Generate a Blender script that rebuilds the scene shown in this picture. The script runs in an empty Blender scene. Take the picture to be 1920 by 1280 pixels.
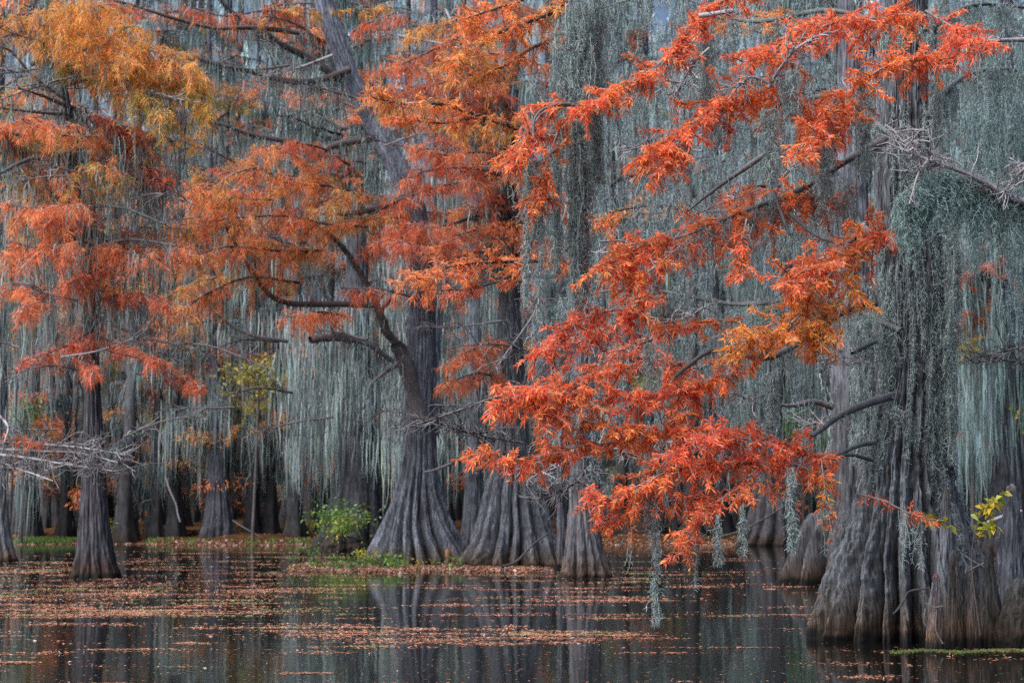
import bpy, math
import numpy as np
from math import radians, sin, cos, pi, tan, atan

# ------------------------------------------------------------------ basics
scene = bpy.context.scene
DENOISE = False
COL = scene.collection
R = np.random.default_rng(11)
F = 3200.0                       # focal length in photo pixels (60 mm on 36 mm, 1920 px)
CAMZ = 1.6
TILT = atan(325.0 / F)
CT, ST = cos(TILT), sin(TILT)


def at(px, py, Y):
    """world point seen at photo pixel (px,py) at distance Y"""
    u = (px - 960.0) / F
    v = (640.0 - py) / F
    fy = CT - v * ST
    s = Y / fy
    return np.array([u * s, Y, CAMZ + s * (ST + v * CT)])


def shore(px, py):
    a = math.atan((py - 640.0) / F) - TILT
    Y = CAMZ / tan(a)
    p = at(px, py, Y)
    return np.array([p[0], p[1], 0.0])


def ppm(Y):                      # metres per photo pixel
    return Y / F


def norm(v):
    return v / (np.linalg.norm(v, axis=-1, keepdims=True) + 1e-9)


def rvec(n):
    return norm(R.normal(size=(n, 3)))


def spline(pts, n):
    """Catmull-Rom through rows of pts (k,d) -> (n,d)"""
    p = np.asarray(pts, float)
    if len(p) == 2:
        t = np.linspace(0, 1, n)[:, None]
        return p[0] * (1 - t) + p[1] * t
    q = np.vstack([2 * p[0] - p[1], p, 2 * p[-1] - p[-2]])
    seg = np.linspace(0, len(p) - 1, n)
    i = np.minimum(seg.astype(int), len(p) - 2)
    t = (seg - i)[:, None]
    a, b, c, d = q[i], q[i + 1], q[i + 2], q[i + 3]
    return 0.5 * ((2 * b) + (c - a) * t + (2 * a - 5 * b + 4 * c - d) * t * t + (3 * b - a - 3 * c + d) * t ** 3)


# ------------------------------------------------------------------ mesh accumulator
class Acc:
    def __init__(self):
        self.v, self.f, self.c, self.n = [], [], [], 0

    def add(self, v, f, c):
        v = v.reshape(-1, 3)
        self.v.append(v)
        self.f.append(f.reshape(-1, 4) + self.n)
        self.c.append(np.broadcast_to(c, v.shape).reshape(-1, 3))
        self.n += len(v)

    def build(self, name, mat, parent=None, smooth=False, base=None):
        me = bpy.data.meshes.new(name)
        o = bpy.data.objects.new(name, me)
        COL.objects.link(o)
        if self.n:
            v = np.concatenate(self.v)
            f = np.concatenate(self.f).astype(np.int32)
            c = np.concatenate(self.c)
            b = base
            if b is None and parent is not None:
                b = np.array(parent['_base'])
            if b is not None:
                v = v - b
            if parent is None and base is not None:
                o.location = base
            me.vertices.add(len(v))
            me.vertices.foreach_set('co', v.astype(np.float32).ravel())
            me.loops.add(f.size)
            me.loops.foreach_set('vertex_index', f.ravel())
            me.polygons.add(len(f))
            me.polygons.foreach_set('loop_start', np.arange(0, f.size, 4, dtype=np.int32))
            me.polygons.foreach_set('loop_total', np.full(len(f), 4, dtype=np.int32))
            at_ = me.color_attributes.new('tint', 'FLOAT_COLOR', 'POINT')
            ca = np.ones((len(v), 4), np.float32)
            ca[:, :3] = c
            at_.data.foreach_set('color', ca.ravel())
            if smooth:
                me.polygons.foreach_set('use_smooth', np.ones(len(f), dtype=bool))
            me.update(calc_edges=True)
        me.materials.append(mat)
        if parent is not None:
            o.parent = parent
            o['_base'] = parent['_base']
        return o


def tube(acc, path, rad, sides=6, col=(0.1, 0.09, 0.08)):
    path = np.asarray(path, float)
    m = len(path)
    rad = np.broadcast_to(np.asarray(rad, float), (m,))
    T = norm(np.gradient(path, axis=0))
    ref = np.array([0.13, 0.97, 0.2])
    if abs(T[m // 2] @ ref) > 0.92 * np.linalg.norm(ref):
        ref = np.array([1.0, 0, 0.1])
    N = norm(np.cross(T, ref))
    B = np.cross(T, N)
    th = np.linspace(0, 2 * pi, sides, endpoint=False)
    v = path[:, None] + rad[:, None, None] * (np.cos(th)[None, :, None] * N[:, None] + np.sin(th)[None, :, None] * B[:, None])
    i = np.arange(m - 1)[:, None]
    j = np.arange(sides)[None, :]
    jn = (j + 1) % sides
    f = np.stack([i * sides + j, i * sides + jn, (i + 1) * sides + jn, (i + 1) * sides + j], -1)
    acc.add(v, f, np.asarray(col))


def tubes(acc, P, rad, col, sides=3):
    """many thin tubes at once: P (n,m,3), rad (n,m), col (n,3)"""
    n, m, _ = P.shape
    if n == 0:
        return
    T = norm(P[:, -1] - P[:, 0])
    N = norm(np.cross(T, rvec(n)))
    B = np.cross(T, N)
    th = np.linspace(0, 2 * pi, sides, endpoint=False)
    ring = np.cos(th)[None, :, None] * N[:, None] + np.sin(th)[None, :, None] * B[:, None]   # n,s,3
    v = P[:, :, None] + rad[:, :, None, None] * ring[:, None]
    base = (np.arange(n) * m * sides)[:, None, None]
    i = np.arange(m - 1)[None, :, None]
    j = np.arange(sides)[None, None, :]
    jn = (j + 1) % sides
    f = np.stack([base + i * sides + j, base + i * sides + jn, base + (i + 1) * sides + jn, base + (i + 1) * sides + j], -1)
    c = np.repeat(np.broadcast_to(col, (n, 3)), m * sides, axis=0)
    acc.add(v, f, c)


def ribbons(acc, P, W, col, side=None):
    """P (n,m,3) W (n,m) col (n,3)"""
    n, m, _ = P.shape
    if n == 0:
        return
    d = norm(P[:, -1] - P[:, 0])
    if side is None:
        side = norm(np.cross(d, rvec(n)))
    off = side[:, None] * W[:, :, None] * 0.5
    v = np.stack([P - off, P + off], 2)           # n,m,2,3
    base = (np.arange(n) * m * 2)[:, None]
    i = np.arange(m - 1)[None]
    f = np.stack([base + 2 * i, base + 2 * i + 1, base + 2 * i + 3, base + 2 * i + 2], -1)
    c = np.repeat(np.broadcast_to(col, (n, 3)), m * 2, axis=0)
    acc.add(v, f, c)


def blades(acc, P, D, L, W, col, droop=0.15, fold=0.25):
    """leaf sprays: kite shaped, folded along the middle, tip drooping"""
    n = len(P)
    if n == 0:
        return
    D = norm(D)
    S = norm(np.cross(D, rvec(n)))
    N = np.cross(S, D)
    L = np.broadcast_to(L, (n,))[:, None]
    W = np.broadcast_to(W, (n,))[:, None]
    mid = P + D * L * 0.55 + N * W * fold
    a = mid - S * W * 0.5
    b = mid + S * W * 0.5
    tip = P + D * L - np.array([0, 0, 1.0]) * L * droop
    v = np.stack([P, a, tip, b], 1)
    f = np.arange(n * 4).reshape(n, 4)
    c = np.repeat(np.broadcast_to(col, (n, 3)), 4, axis=0)
    acc.add(v, f, c)


# ------------------------------------------------------------------ materials
def new_mat(name):
    m = bpy.data.materials.new(name)
    m.use_nodes = True
    nt = m.node_tree
    nt.nodes.clear()
    out = nt.nodes.new('ShaderNodeOutputMaterial')
    return m, nt, out


def nd(nt, kind, **kw):
    n = nt.nodes.new(kind)
    for k, v in kw.items():
        if k in n.inputs:
            n.inputs[k].default_value = v
        else:
            setattr(n, k, v)
    return n


def ramp(nt, stops):
    n = nt.nodes.new('ShaderNodeValToRGB')
    e = n.color_ramp.elements
    e[0].position, e[0].color = stops[0][0], (*stops[0][1], 1)
    e[1].position, e[1].color = stops[-1][0], (*stops[-1][1], 1)
    for p, c in stops[1:-1]:
        x = e.new(p)
        x.color = (*c, 1)
    return n


def mixc(nt, a, b, fac, mode='MIX'):
    n = nt.nodes.new('ShaderNodeMix')
    n.data_type = 'RGBA'
    n.blend_type = mode
    for sock, val in ((n.inputs[6], a), (n.inputs[7], b), (n.inputs[0], fac)):
        if hasattr(val, 'links') or isinstance(val, bpy.types.NodeSocket):
            nt.links.new(val, sock)
        else:
            sock.default_value = (*val, 1) if isinstance(val, tuple) else val
    return n.outputs[2]


def leafy(name, trans, rough=None, gloss=0.0, glow=False):
    m, nt, out = new_mat(name)
    a = nd(nt, 'ShaderNodeAttribute', attribute_name='tint')
    geo = nd(nt, 'ShaderNodeNewGeometry')
    no = nd(nt, 'ShaderNodeTexNoise', Scale=9.0, Detail=2.0)
    nt.links.new(geo.outputs['Position'], no.inputs['Vector'])
    rm = ramp(nt, [(0.3, (0.80, 0.80, 0.82)), (0.7, (1.16, 1.14, 1.12))])
    nt.links.new(no.outputs['Fac'], rm.inputs['Fac'])
    c = mixc(nt, a.outputs['Color'], rm.outputs['Color'], 1.0, 'MULTIPLY')
    d = nd(nt, 'ShaderNodeBsdfDiffuse')
    t = nd(nt, 'ShaderNodeBsdfTranslucent')
    nt.links.new(c, d.inputs['Color'])
    nt.links.new(c, t.inputs['Color'])
    if glow:      # extra glow added to translucent sprays, more than real leaves return, against self-shadow
        mx = nd(nt, 'ShaderNodeAddShader')
        nt.links.new(mixc(nt, c, (0.68, 0.68, 0.68), 1.0, 'MULTIPLY'), d.inputs['Color'])
        nt.links.new(mixc(nt, c, (0.58, 0.58, 0.58), 1.0, 'MULTIPLY'), t.inputs['Color'])
        nt.links.new(d.outputs[0], mx.inputs[0])
        nt.links.new(t.outputs[0], mx.inputs[1])
    else:
        mx = nd(nt, 'ShaderNodeMixShader', Fac=trans)
        nt.links.new(d.outputs[0], mx.inputs[1])
        nt.links.new(t.outputs[0], mx.inputs[2])
    res = mx.outputs[0]
    if gloss:
        g = nd(nt, 'ShaderNodeBsdfGlossy', Roughness=0.45)
        g.inputs['Color'].default_value = (0.9, 0.95, 1, 1)
        m2 = nd(nt, 'ShaderNodeMixShader', Fac=gloss)
        nt.links.new(res, m2.inputs[1])
        nt.links.new(g.outputs[0], m2.inputs[2])
        res = m2.outputs[0]
    nt.links.new(res, out.inputs['Surface'])
    return m


def bark(name, scale_xy, bump, base_lo, base_hi, wet=True):
    m, nt, out = new_mat(name)
    a = nd(nt, 'ShaderNodeAttribute', attribute_name='tint')
    geo = nd(nt, 'ShaderNodeNewGeometry')
    mp = nd(nt, 'ShaderNodeMapping')
    mp.inputs['Scale'].default_value = (scale_xy, scale_xy, scale_xy * 0.09)
    nt.links.new(geo.outputs['Position'], mp.inputs['Vector'])
    no = nd(nt, 'ShaderNodeTexNoise', Scale=1.0, Detail=6.0, Roughness=0.65, Distortion=0.4)
    nt.links.new(mp.outputs[0], no.inputs['Vector'])
    no2 = nd(nt, 'ShaderNodeTexNoise', Scale=1.7, Detail=4.0, Roughness=0.6)
    nt.links.new(geo.outputs['Position'], no2.inputs['Vector'])
    r1 = ramp(nt, [(0.32, base_lo), (0.5, tuple((x + y) / 2 for x, y in zip(base_lo, base_hi))), (0.68, base_hi)])
    nt.links.new(no.outputs['Fac'], r1.inputs['Fac'])
    r2 = ramp(nt, [(0.3, (0.55, 0.52, 0.52)), (0.52, (1.0, 1.0, 1.0)), (0.72, (1.25, 1.3, 1.32))])
    nt.links.new(no2.outputs['Fac'], r2.inputs['Fac'])
    c = mixc(nt, r1.outputs['Color'], r2.outputs['Color'], 1.0, 'MULTIPLY')
    c = mixc(nt, c, a.outputs['Color'], 1.0, 'MULTIPLY')
    if wet:
        sx = nd(nt, 'ShaderNodeSeparateXYZ')
        nt.links.new(geo.outputs['Position'], sx.inputs[0])
        ad = nd(nt, 'ShaderNodeMath', operation='MULTIPLY_ADD')
        nt.links.new(no2.outputs['Fac'], ad.inputs[0])
        ad.inputs[1].default_value = -0.35
        nt.links.new(sx.outputs['Z'], ad.inputs[2])
        rz = ramp(nt, [(0.0, (0.10, 0.09, 0.075)), (0.05, (0.16, 0.13, 0.10)), (0.14, (0.80, 0.52, 0.34)),
                       (0.42, (0.85, 0.72, 0.62)), (0.75, (1, 1, 1))])
        mul = nd(nt, 'ShaderNodeMath', operation='ADD')
        nt.links.new(ad.outputs[0], mul.inputs[0])
        mul.inputs[1].default_value = 0.15
        nt.links.new(mul.outputs[0], rz.inputs['Fac'])
        c = mixc(nt, c, rz.outputs['Color'], 1.0, 'MULTIPLY')
    p = nd(nt, 'ShaderNodeBsdfPrincipled', Roughness=0.85)
    p.inputs['Specular IOR Level'].default_value = 0.25
    nt.links.new(c, p.inputs['Base Color'])
    b = nd(nt, 'ShaderNodeBump', Strength=bump, Distance=0.03)
    nt.links.new(no.outputs['Fac'], b.inputs['Height'])
    nt.links.new(b.outputs[0], p.inputs['Normal'])
    nt.links.new(p.outputs[0], out.inputs['Surface'])
    return m


M_LEAF = leafy('autumn_foliage', 0.45, gloss=0.02, glow=True)
M_GREEN = leafy('green_foliage', 0.35, gloss=0.04)
M_MOSS = leafy('spanish_moss', 0.2)
M_FLOAT = leafy('floating_leaf', 0.1, gloss=0.18)
M_BARK = bark('cypress_bark', 22.0, 0.9, (0.022, 0.021, 0.023), (0.25, 0.265, 0.30))
M_BARKFAR = bark('cypress_bark_far', 10.0, 0.7, (0.08, 0.075, 0.08), (0.30, 0.30, 0.33))
M_WOOD = bark('branch_wood', 30.0, 0.4, (0.45, 0.45, 0.46), (1.0, 1.0, 1.0), wet=False)

# water
M_WATER, nt, out = new_mat('swamp_water')
p = nd(nt, 'ShaderNodeBsdfPrincipled', Roughness=0.06, IOR=1.33)
p.inputs['Base Color'].default_value = (0.007, 0.008, 0.007, 1)
p.inputs['Specular IOR Level'].default_value = 0.36
p.inputs['Specular Tint'].default_value = (0.80, 0.84, 0.84, 1)
geo = nd(nt, 'ShaderNodeNewGeometry')
mp = nd(nt, 'ShaderNodeMapping')
mp.inputs['Scale'].default_value = (1.0, 0.55, 1.0)
nt.links.new(geo.outputs['Position'], mp.inputs['Vector'])
no = nd(nt, 'ShaderNodeTexNoise', Scale=1.6, Detail=3.0, Roughness=0.5)
nt.links.new(mp.outputs[0], no.inputs['Vector'])
b = nd(nt, 'ShaderNodeBump', Strength=0.16, Distance=0.02)
nt.links.new(no.outputs['Fac'], b.inputs['Height'])
nt.links.new(b.outputs[0], p.inputs['Normal'])
nt.links.new(p.outputs[0], out.inputs['Surface'])

# bank ground
M_GROUND, nt, out = new_mat('leaf_litter_ground')
geo = nd(nt, 'ShaderNodeNewGeometry')
n1 = nd(nt, 'ShaderNodeTexNoise', Scale=9.0, Detail=6.0, Roughness=0.7)
n2 = nd(nt, 'ShaderNodeTexNoise', Scale=0.35, Detail=3.0)
nt.links.new(geo.outputs['Position'], n1.inputs['Vector'])
nt.links.new(geo.outputs['Position'], n2.inputs['Vector'])
r1 = ramp(nt, [(0.3, (0.02, 0.014, 0.010)), (0.5, (0.10, 0.052, 0.024)), (0.7, (0.21, 0.115, 0.055))])
nt.links.new(n1.outputs['Fac'], r1.inputs['Fac'])
r2 = ramp(nt, [(0.35, (0.4, 0.42, 0.4)), (0.65, (1, 1, 1))])
nt.links.new(n2.outputs['Fac'], r2.inputs['Fac'])
c = mixc(nt, r1.outputs['Color'], r2.outputs['Color'], 1.0, 'MULTIPLY')
d = nd(nt, 'ShaderNodeBsdfDiffuse')
nt.links.new(c, d.inputs['Color'])
b = nd(nt, 'ShaderNodeBump', Strength=0.8, Distance=0.05)
nt.links.new(n1.outputs['Fac'], b.inputs['Height'])
nt.links.new(b.outputs[0], d.inputs['Normal'])
nt.links.new(d.outputs[0], out.inputs['Surface'])


# ------------------------------------------------------------------ things
def thing(name, label, cat, loc, group=None):
    o = bpy.data.objects.new(name, None)
    COL.objects.link(o)
    o.empty_display_size = 0.3
    o.location = loc
    o['label'] = label
    o['category'] = cat
    if group:
        o['group'] = group
    o['_base'] = [float(x) for x in loc]
    return o


def tag(o, label, cat, group=None, kind=None):
    if label:
        o['label'] = label
        o['category'] = cat
    if group:
        o['group'] = group
    if kind:
        o['kind'] = kind


# ------------------------------------------------------------------ noise for bark relief (periodic in theta)
def vnoise(nz, nth, cz, cth, seed):
    r = np.random.default_rng(seed)
    g = r.random((cz + 2, cth))
    z = np.linspace(0, cz, nz)
    t = np.linspace(0, cth, nth, endpoint=False)
    iz = z.astype(int)
    it = t.astype(int)
    fz = z - iz
    ft = t - it
    fz = (fz * fz * (3 - 2 * fz))[:, None]
    ft = (ft * ft * (3 - 2 * ft))[None]
    it1 = (it + 1) % cth
    a = g[iz][:, it]; b = g[iz][:, it1]; c = g[iz + 1][:, it]; d = g[iz + 1][:, it1]
    return (a * (1 - ft) + b * ft) * (1 - fz) + (c * (1 - ft) + d * ft) * fz


def fluted(prof, Y, nth=160, nz=160, K=14, amp=0.3, hfl=1.2, seed=1, tint=(1, 1, 1), relief=0.02, sharp=0.7, lean=0.0, persist=0.10, gloom=False, pale_top=1.0):
    """fluted cypress trunk. prof rows (xl,xr,py) from the waterline upwards. returns grid of verts, colours, centre path"""
    r = np.random.default_rng(seed)
    rows = []
    for k, (xl, xr, py) in enumerate(prof):
        y = Y
        cpt = at((xl + xr) / 2, py, y)
        rows.append([*cpt, (xr - xl) / 2 * ppm(Y)])
    rows = np.array(rows)
    z0 = rows[0, 2]
    first = rows[0].copy(); first[2] = min(z0, 0.0) - 0.35; first[3] *= 1.10
    rows = np.vstack([first, rows])
    s = spline(rows, nz)
    s[:, 3] = np.maximum(s[:, 3], 0.01)
    C = s[:, :3]; rad = s[:, 3]
    hz = np.maximum(C[:, 2], 0.0)
    th = np.linspace(0, 2 * pi, nth, endpoint=False)
    # ridge cells
    w = r.uniform(0.6, 1.5, K); edges = np.concatenate([[0], np.cumsum(w)]) / w.sum() * 2 * pi
    tw = 0.10 * np.sin(hz * 0.8 + r.uniform(0, 6)) + 0.05 * hz * r.uniform(-1, 1)
    tt = (th[None] + tw[:, None] + 0.12 * (vnoise(nz, nth, 10, 12, seed + 9) - 0.5)) % (2 * pi)
    idx = np.clip(np.searchsorted(edges, tt, side='right') - 1, 0, K - 1)
    ph = (tt - edges[idx]) / (edges[idx + 1] - edges[idx])
    shape = np.sin(pi * np.clip(ph, 0, 1)) ** sharp
    ka = r.uniform(0.75, 1.3, K)
    kh = r.uniform(0.7, 1.5, K) * hfl
    out_ = r.uniform(-0.10, 0.14, K)
    dec = np.exp(-(hz[:, None] / kh[idx]) ** 1.5)
    A = amp * ka[idx] * (dec + persist)
    # smaller secondary folds
    K2 = K * 3
    ph2 = (tt / (2 * pi) * K2 + 1.5 * vnoise(nz, nth, 14, 20, seed + 5)) % 1.0
    sec = np.sin(pi * ph2) ** 0.7
    rr = rad[:, None] * (1 + A * (shape - 0.72) + out_[idx] * dec * 0.6 * shape + 0.05 * (sec - 0.6) * (0.4 + dec))
    b1 = vnoise(nz, nth, max(4, nz // 8), min(nth // 2, 190), seed + 1)
    b2 = vnoise(nz, nth, max(4, nz // 3), min(nth // 2, 60), seed + 2)
    b3 = vnoise(nz, nth, 12, 9, seed + 3)
    rr = rr + relief * (b1 - 0.5) * 1.5 + relief * 0.8 * (b2 - 0.5) + rad[:, None] * 0.10 * (b3 - 0.5)
    T = norm(np.gradient(C, axis=0))
    T = norm(T * np.array([1, 1, 1]) + np.array([0, 0, 1.0]) * 0.6)
    N = norm(np.cross(np.array([0, 1.0, 0]), T))
    B = np.cross(T, N)
    V = C[:, None] + rr[:, :, None] * (np.cos(th)[None, :, None] * N[:, None] + np.sin(th)[None, :, None] * B[:, None])
    # brown litter stain in the folds, with groove shade painted in
    stain_shade = np.clip((0.55 - shape) / 0.55, 0, 1) * np.clip(dec, 0, 1) * (0.3 + b3)
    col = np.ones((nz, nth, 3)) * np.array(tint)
    col = col * (1 - stain_shade[..., None] * np.array([0.25, 0.5, 0.62]))
    col = col * (0.72 + 0.56 * b1[..., None])
    col = col * (1 + (pale_top - 1) * np.clip((hz - 3.0) / 4.0, 0, 1))[:, None, None] * (1 + np.clip((hz - 3.0) / 4.0, 0, 1)[:, None, None] * (pale_top > 1) * np.array([0, 0.03, 0.09]))
    if gloom:  # lower trunk colour darkened, standing in for shade under the canopy
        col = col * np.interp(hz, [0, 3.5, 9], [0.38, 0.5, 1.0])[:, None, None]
    return V, col, C, rad, th


def add_grid(acc, V, col):
    nz, nth, _ = V.shape
    i = np.arange(nz - 1)[:, None]
    j = np.arange(nth)[None]
    jn = (j + 1) % nth
    f = np.stack([i * nth + j, i * nth + jn, (i + 1) * nth + jn, (i + 1) * nth + j], -1)
    acc.add(V, f, col.reshape(-1, 3))


# ------------------------------------------------------------------ moss
MOSS_A = np.array([0.215, 0.275, 0.272])
MOSS_B = np.array([0.45, 0.535, 0.530])
MOSS_D = np.array([0.07, 0.09, 0.09])


def moss_col(n, lo=0.0, hi=1.0, dark=0.16):
    t = R.uniform(lo, hi, (n, 1))
    c = MOSS_A * (1 - t) + MOSS_B * t
    k = R.random((n, 1)) < dark
    c = np.where(k, MOSS_D + (c - MOSS_D) * 0.25, c)
    c = c * (1 + R.normal(0, 0.06, (n, 3)))
    return np.clip(c, 0.01, 1)


def sway(n, m, amt):
    d = R.normal(0, 1, (n, m, 3)) * amt
    d[:, 0] = 0
    d = np.cumsum(d, axis=1)
    d[:, :, 2] *= 0.2
    return d


def moss_strands(acc, P, L, w, m=6, sw=0.02, lo=0.0, hi=1.0, dark=0.18, tint=None):
    n = len(P)
    if n == 0:
        return
    t = np.linspace(0, 1, m)
    L = np.broadcast_to(L, (n,))
    Q = P[:, None] + sway(n, m, sw)
    Q[:, :, 2] -= t[None] * L[:, None]
    Q[:, :, 2] = np.maximum(Q[:, :, 2], 0.25)
    prof = np.interp(t, [0, 0.15, 0.5, 1], [0.6, 1.0, 0.8, 0.12])
    W = prof[None] * np.broadcast_to(w, (n,))[:, None] * R.uniform(0.6, 1.3, (n, m))
    c = moss_col(n, lo, hi, dark)
    if tint is not None:
        c = c * tint
    ribbons(acc, Q, W, c)


def moss_bunch(acc, P, L, spread, per, w, **kw):
    """bunches: `per` strands around each attach point with varied length"""
    n = len(P)
    P2 = np.repeat(P, per, axis=0)
    P2 = P2 + R.normal(0, 1, P2.shape) * spread * np.array([1, 1, 0.35])
    L2 = np.repeat(np.broadcast_to(L, (n,)), per) * R.uniform(0.25, 1.05, n * per)
    # each bunch is lighter or darker as a whole
    g = np.repeat(np.clip(R.normal(0.82, 0.27, n), 0.28, 1.3), per)[:, None]
    tn = kw.pop('tint', None)
    tn = g if tn is None else g * tn
    moss_strands(acc, P2, L2, w, tint=tn, **kw)


def hairs(acc, base, hl, w, lo=0.1, hi=1.0, dark=0.15, tint=None, up=0.0):
    n = len(base)
    d = rvec(n)
    d[:, 2] = d[:, 2] * 0.5 - 0.25 + up
    l = R.uniform(0.5, 1.3, (n, 1)) * hl
    p1 = base + d * l * 0.5 + R.normal(0, 0.12, (n, 3)) * l
    p2 = p1 + (d * 0.25 + R.normal(0, 0.35, (n, 3)) + np.array([0, 0, -0.55])) * l * 0.6
    P = np.stack([base, p1, p2], 1)
    W = np.stack([np.full(n, w), np.full(n, w) * 0.9, np.full(n, w) * 0.35], 1) * R.uniform(0.7, 1.3, (n, 1))
    c = moss_col(n, lo, hi, dark)
    if tint is not None:
        c = c * tint
    ribbons(acc, P, W, c)


def moss_curly(acc, P, L, step=0.012, hl=0.06, w=0.006, sw=0.012, lo=0.1, hi=1.0, tint=None, dark=0.15):
    """near moss: strands with curled side hairs"""
    n = len(P)
    if n == 0:
        return
    L = np.broadcast_to(L, (n,))
    m = 9
    t = np.linspace(0, 1, m)
    Q = P[:, None] + sway(n, m, sw)
    Q[:, :, 2] -= t[None] * L[:, None]
    W = np.interp(t, [0, 0.3, 1], [1, 1, 0.4])[None] * w * 1.5 * np.ones((n, 1))
    c = moss_col(n, lo, hi, dark)
    if tint is not None:
        c = c * tint
    ribbons(acc, Q, W, c)
    k = np.maximum(1, (L / step).astype(int))
    idx = np.repeat(np.arange(n), k)
    tt = R.random(len(idx)) * (m - 1)
    i = np.minimum(tt.astype(int), m - 2)
    f = (tt - i)[:, None]
    base = Q[idx, i] * (1 - f) + Q[idx, i + 1] * f
    hairs(acc, base, hl, w, lo, hi, dark, tint)


def moss_column(acc, x0, y0, x1, y1, half0, half1, Y, n, curly=True, tint=None, **kw):
    """hanging column between two photo heights"""
    a = at(x0, y0, Y); b = at(x1, y1, Y)
    pm = ppm(Y)
    t = R.random(n) ** 1.2
    L = (a[2] - b[2])
    half = (half0 * (1 - t) + half1 * t) * pm
    P = a[None] + (b - a)[None] * t[:, None]
    P[:, 0] += R.normal(0, 0.5, n) * half
    P[:, 1] += R.normal(0, 0.6, n) * half
    l = np.minimum(R.uniform(0.25, 0.6, n) * max(0.5, L * 0.4), (P[:, 2] - b[2]) + 0.08)
    if curly:
        moss_curly(acc, P, l, tint=tint, **kw)
    else:
        moss_strands(acc, P, l, 0.02, tint=tint, **kw)


# ------------------------------------------------------------------ boughs
PAL = {
    'red':    [((0.96, 0.255, 0.13), 6), ((0.95, 0.185, 0.115), 3), ((0.95, 0.31, 0.11), 2), ((0.62, 0.09, 0.05), 0.7)],
    'orange': [((0.96, 0.325, 0.105), 6), ((0.96, 0.25, 0.095), 3), ((0.96, 0.41, 0.10), 2), ((0.64, 0.12, 0.045), 0.7)],
    'gold':   [((0.95, 0.43, 0.09), 5), ((0.93, 0.33, 0.08), 4), ((0.80, 0.50, 0.10), 2), ((0.42, 0.38, 0.07), 1)],
    'ochre':  [((0.93, 0.42, 0.13), 4), ((0.90, 0.33, 0.11), 3), ((0.72, 0.49, 0.13), 2), ((0.40, 0.38, 0.11), 1)],
    'mid':    [((0.95, 0.32, 0.13), 6), ((0.92, 0.24, 0.11), 3), ((0.94, 0.42, 0.14), 2), ((0.60, 0.15, 0.08), 0.7)],
    'rust':   [((0.76, 0.20, 0.09), 4), ((0.70, 0.15, 0.08), 3), ((0.76, 0.29, 0.10), 2), ((0.38, 0.09, 0.055), 1)],
    'olive':  [((0.34, 0.32, 0.07), 4), ((0.56, 0.36, 0.06), 3), ((0.20, 0.28, 0.06), 2)],
    'yellow': [((0.72, 0.52, 0.05), 4), ((0.52, 0.50, 0.06), 3), ((0.30, 0.40, 0.06), 2)],
    'bush':   [((0.20, 0.32, 0.05), 5), ((0.12, 0.24, 0.04), 2), ((0.62, 0.54, 0.06), 3)],
    'green':  [((0.13, 0.28, 0.05), 4), ((0.07, 0.17, 0.04), 3), ((0.28, 0.38, 0.06), 2)],
}


def pal(name, n):
    p_ = PAL[name]
    c = np.array([x[0] for x in p_]); w = np.array([x[1] for x in p_], float)
    i = R.choice(len(p_), n, p=w / w.sum())
    return np.clip(c[i] * R.uniform(0.72, 1.1, (n, 1)) * (1 + R.normal(0, 0.07, (n, 3))), 0.005, 0.95)


def px_path(pts, Y0, Y1, n=24, wob=0.0):
    k = len(pts)
    P = np.array([at(x, y, Y0 + (Y1 - Y0) * i / (k - 1)) for i, (x, y) in enumerate(pts)])
    S = spline(P, n)
    if wob:
        S = S + np.cumsum(R.normal(0, wob, S.shape), axis=0) * np.linspace(0, 1, n)[:, None] * np.linspace(1, 0.2, n)[:, None]
    return S


def sample_path(S, t):
    x = t * (len(S) - 1)
    i = np.minimum(x.astype(int), len(S) - 2)
    f = (x - i)[:, None]
    return S[i] * (1 - f) + S[i + 1] * f, norm(S[i + 1] - S[i])


PALE = np.array([0.42, 0.40, 0.42])
DARKW = np.array([0.13, 0.115, 0.115])


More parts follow.
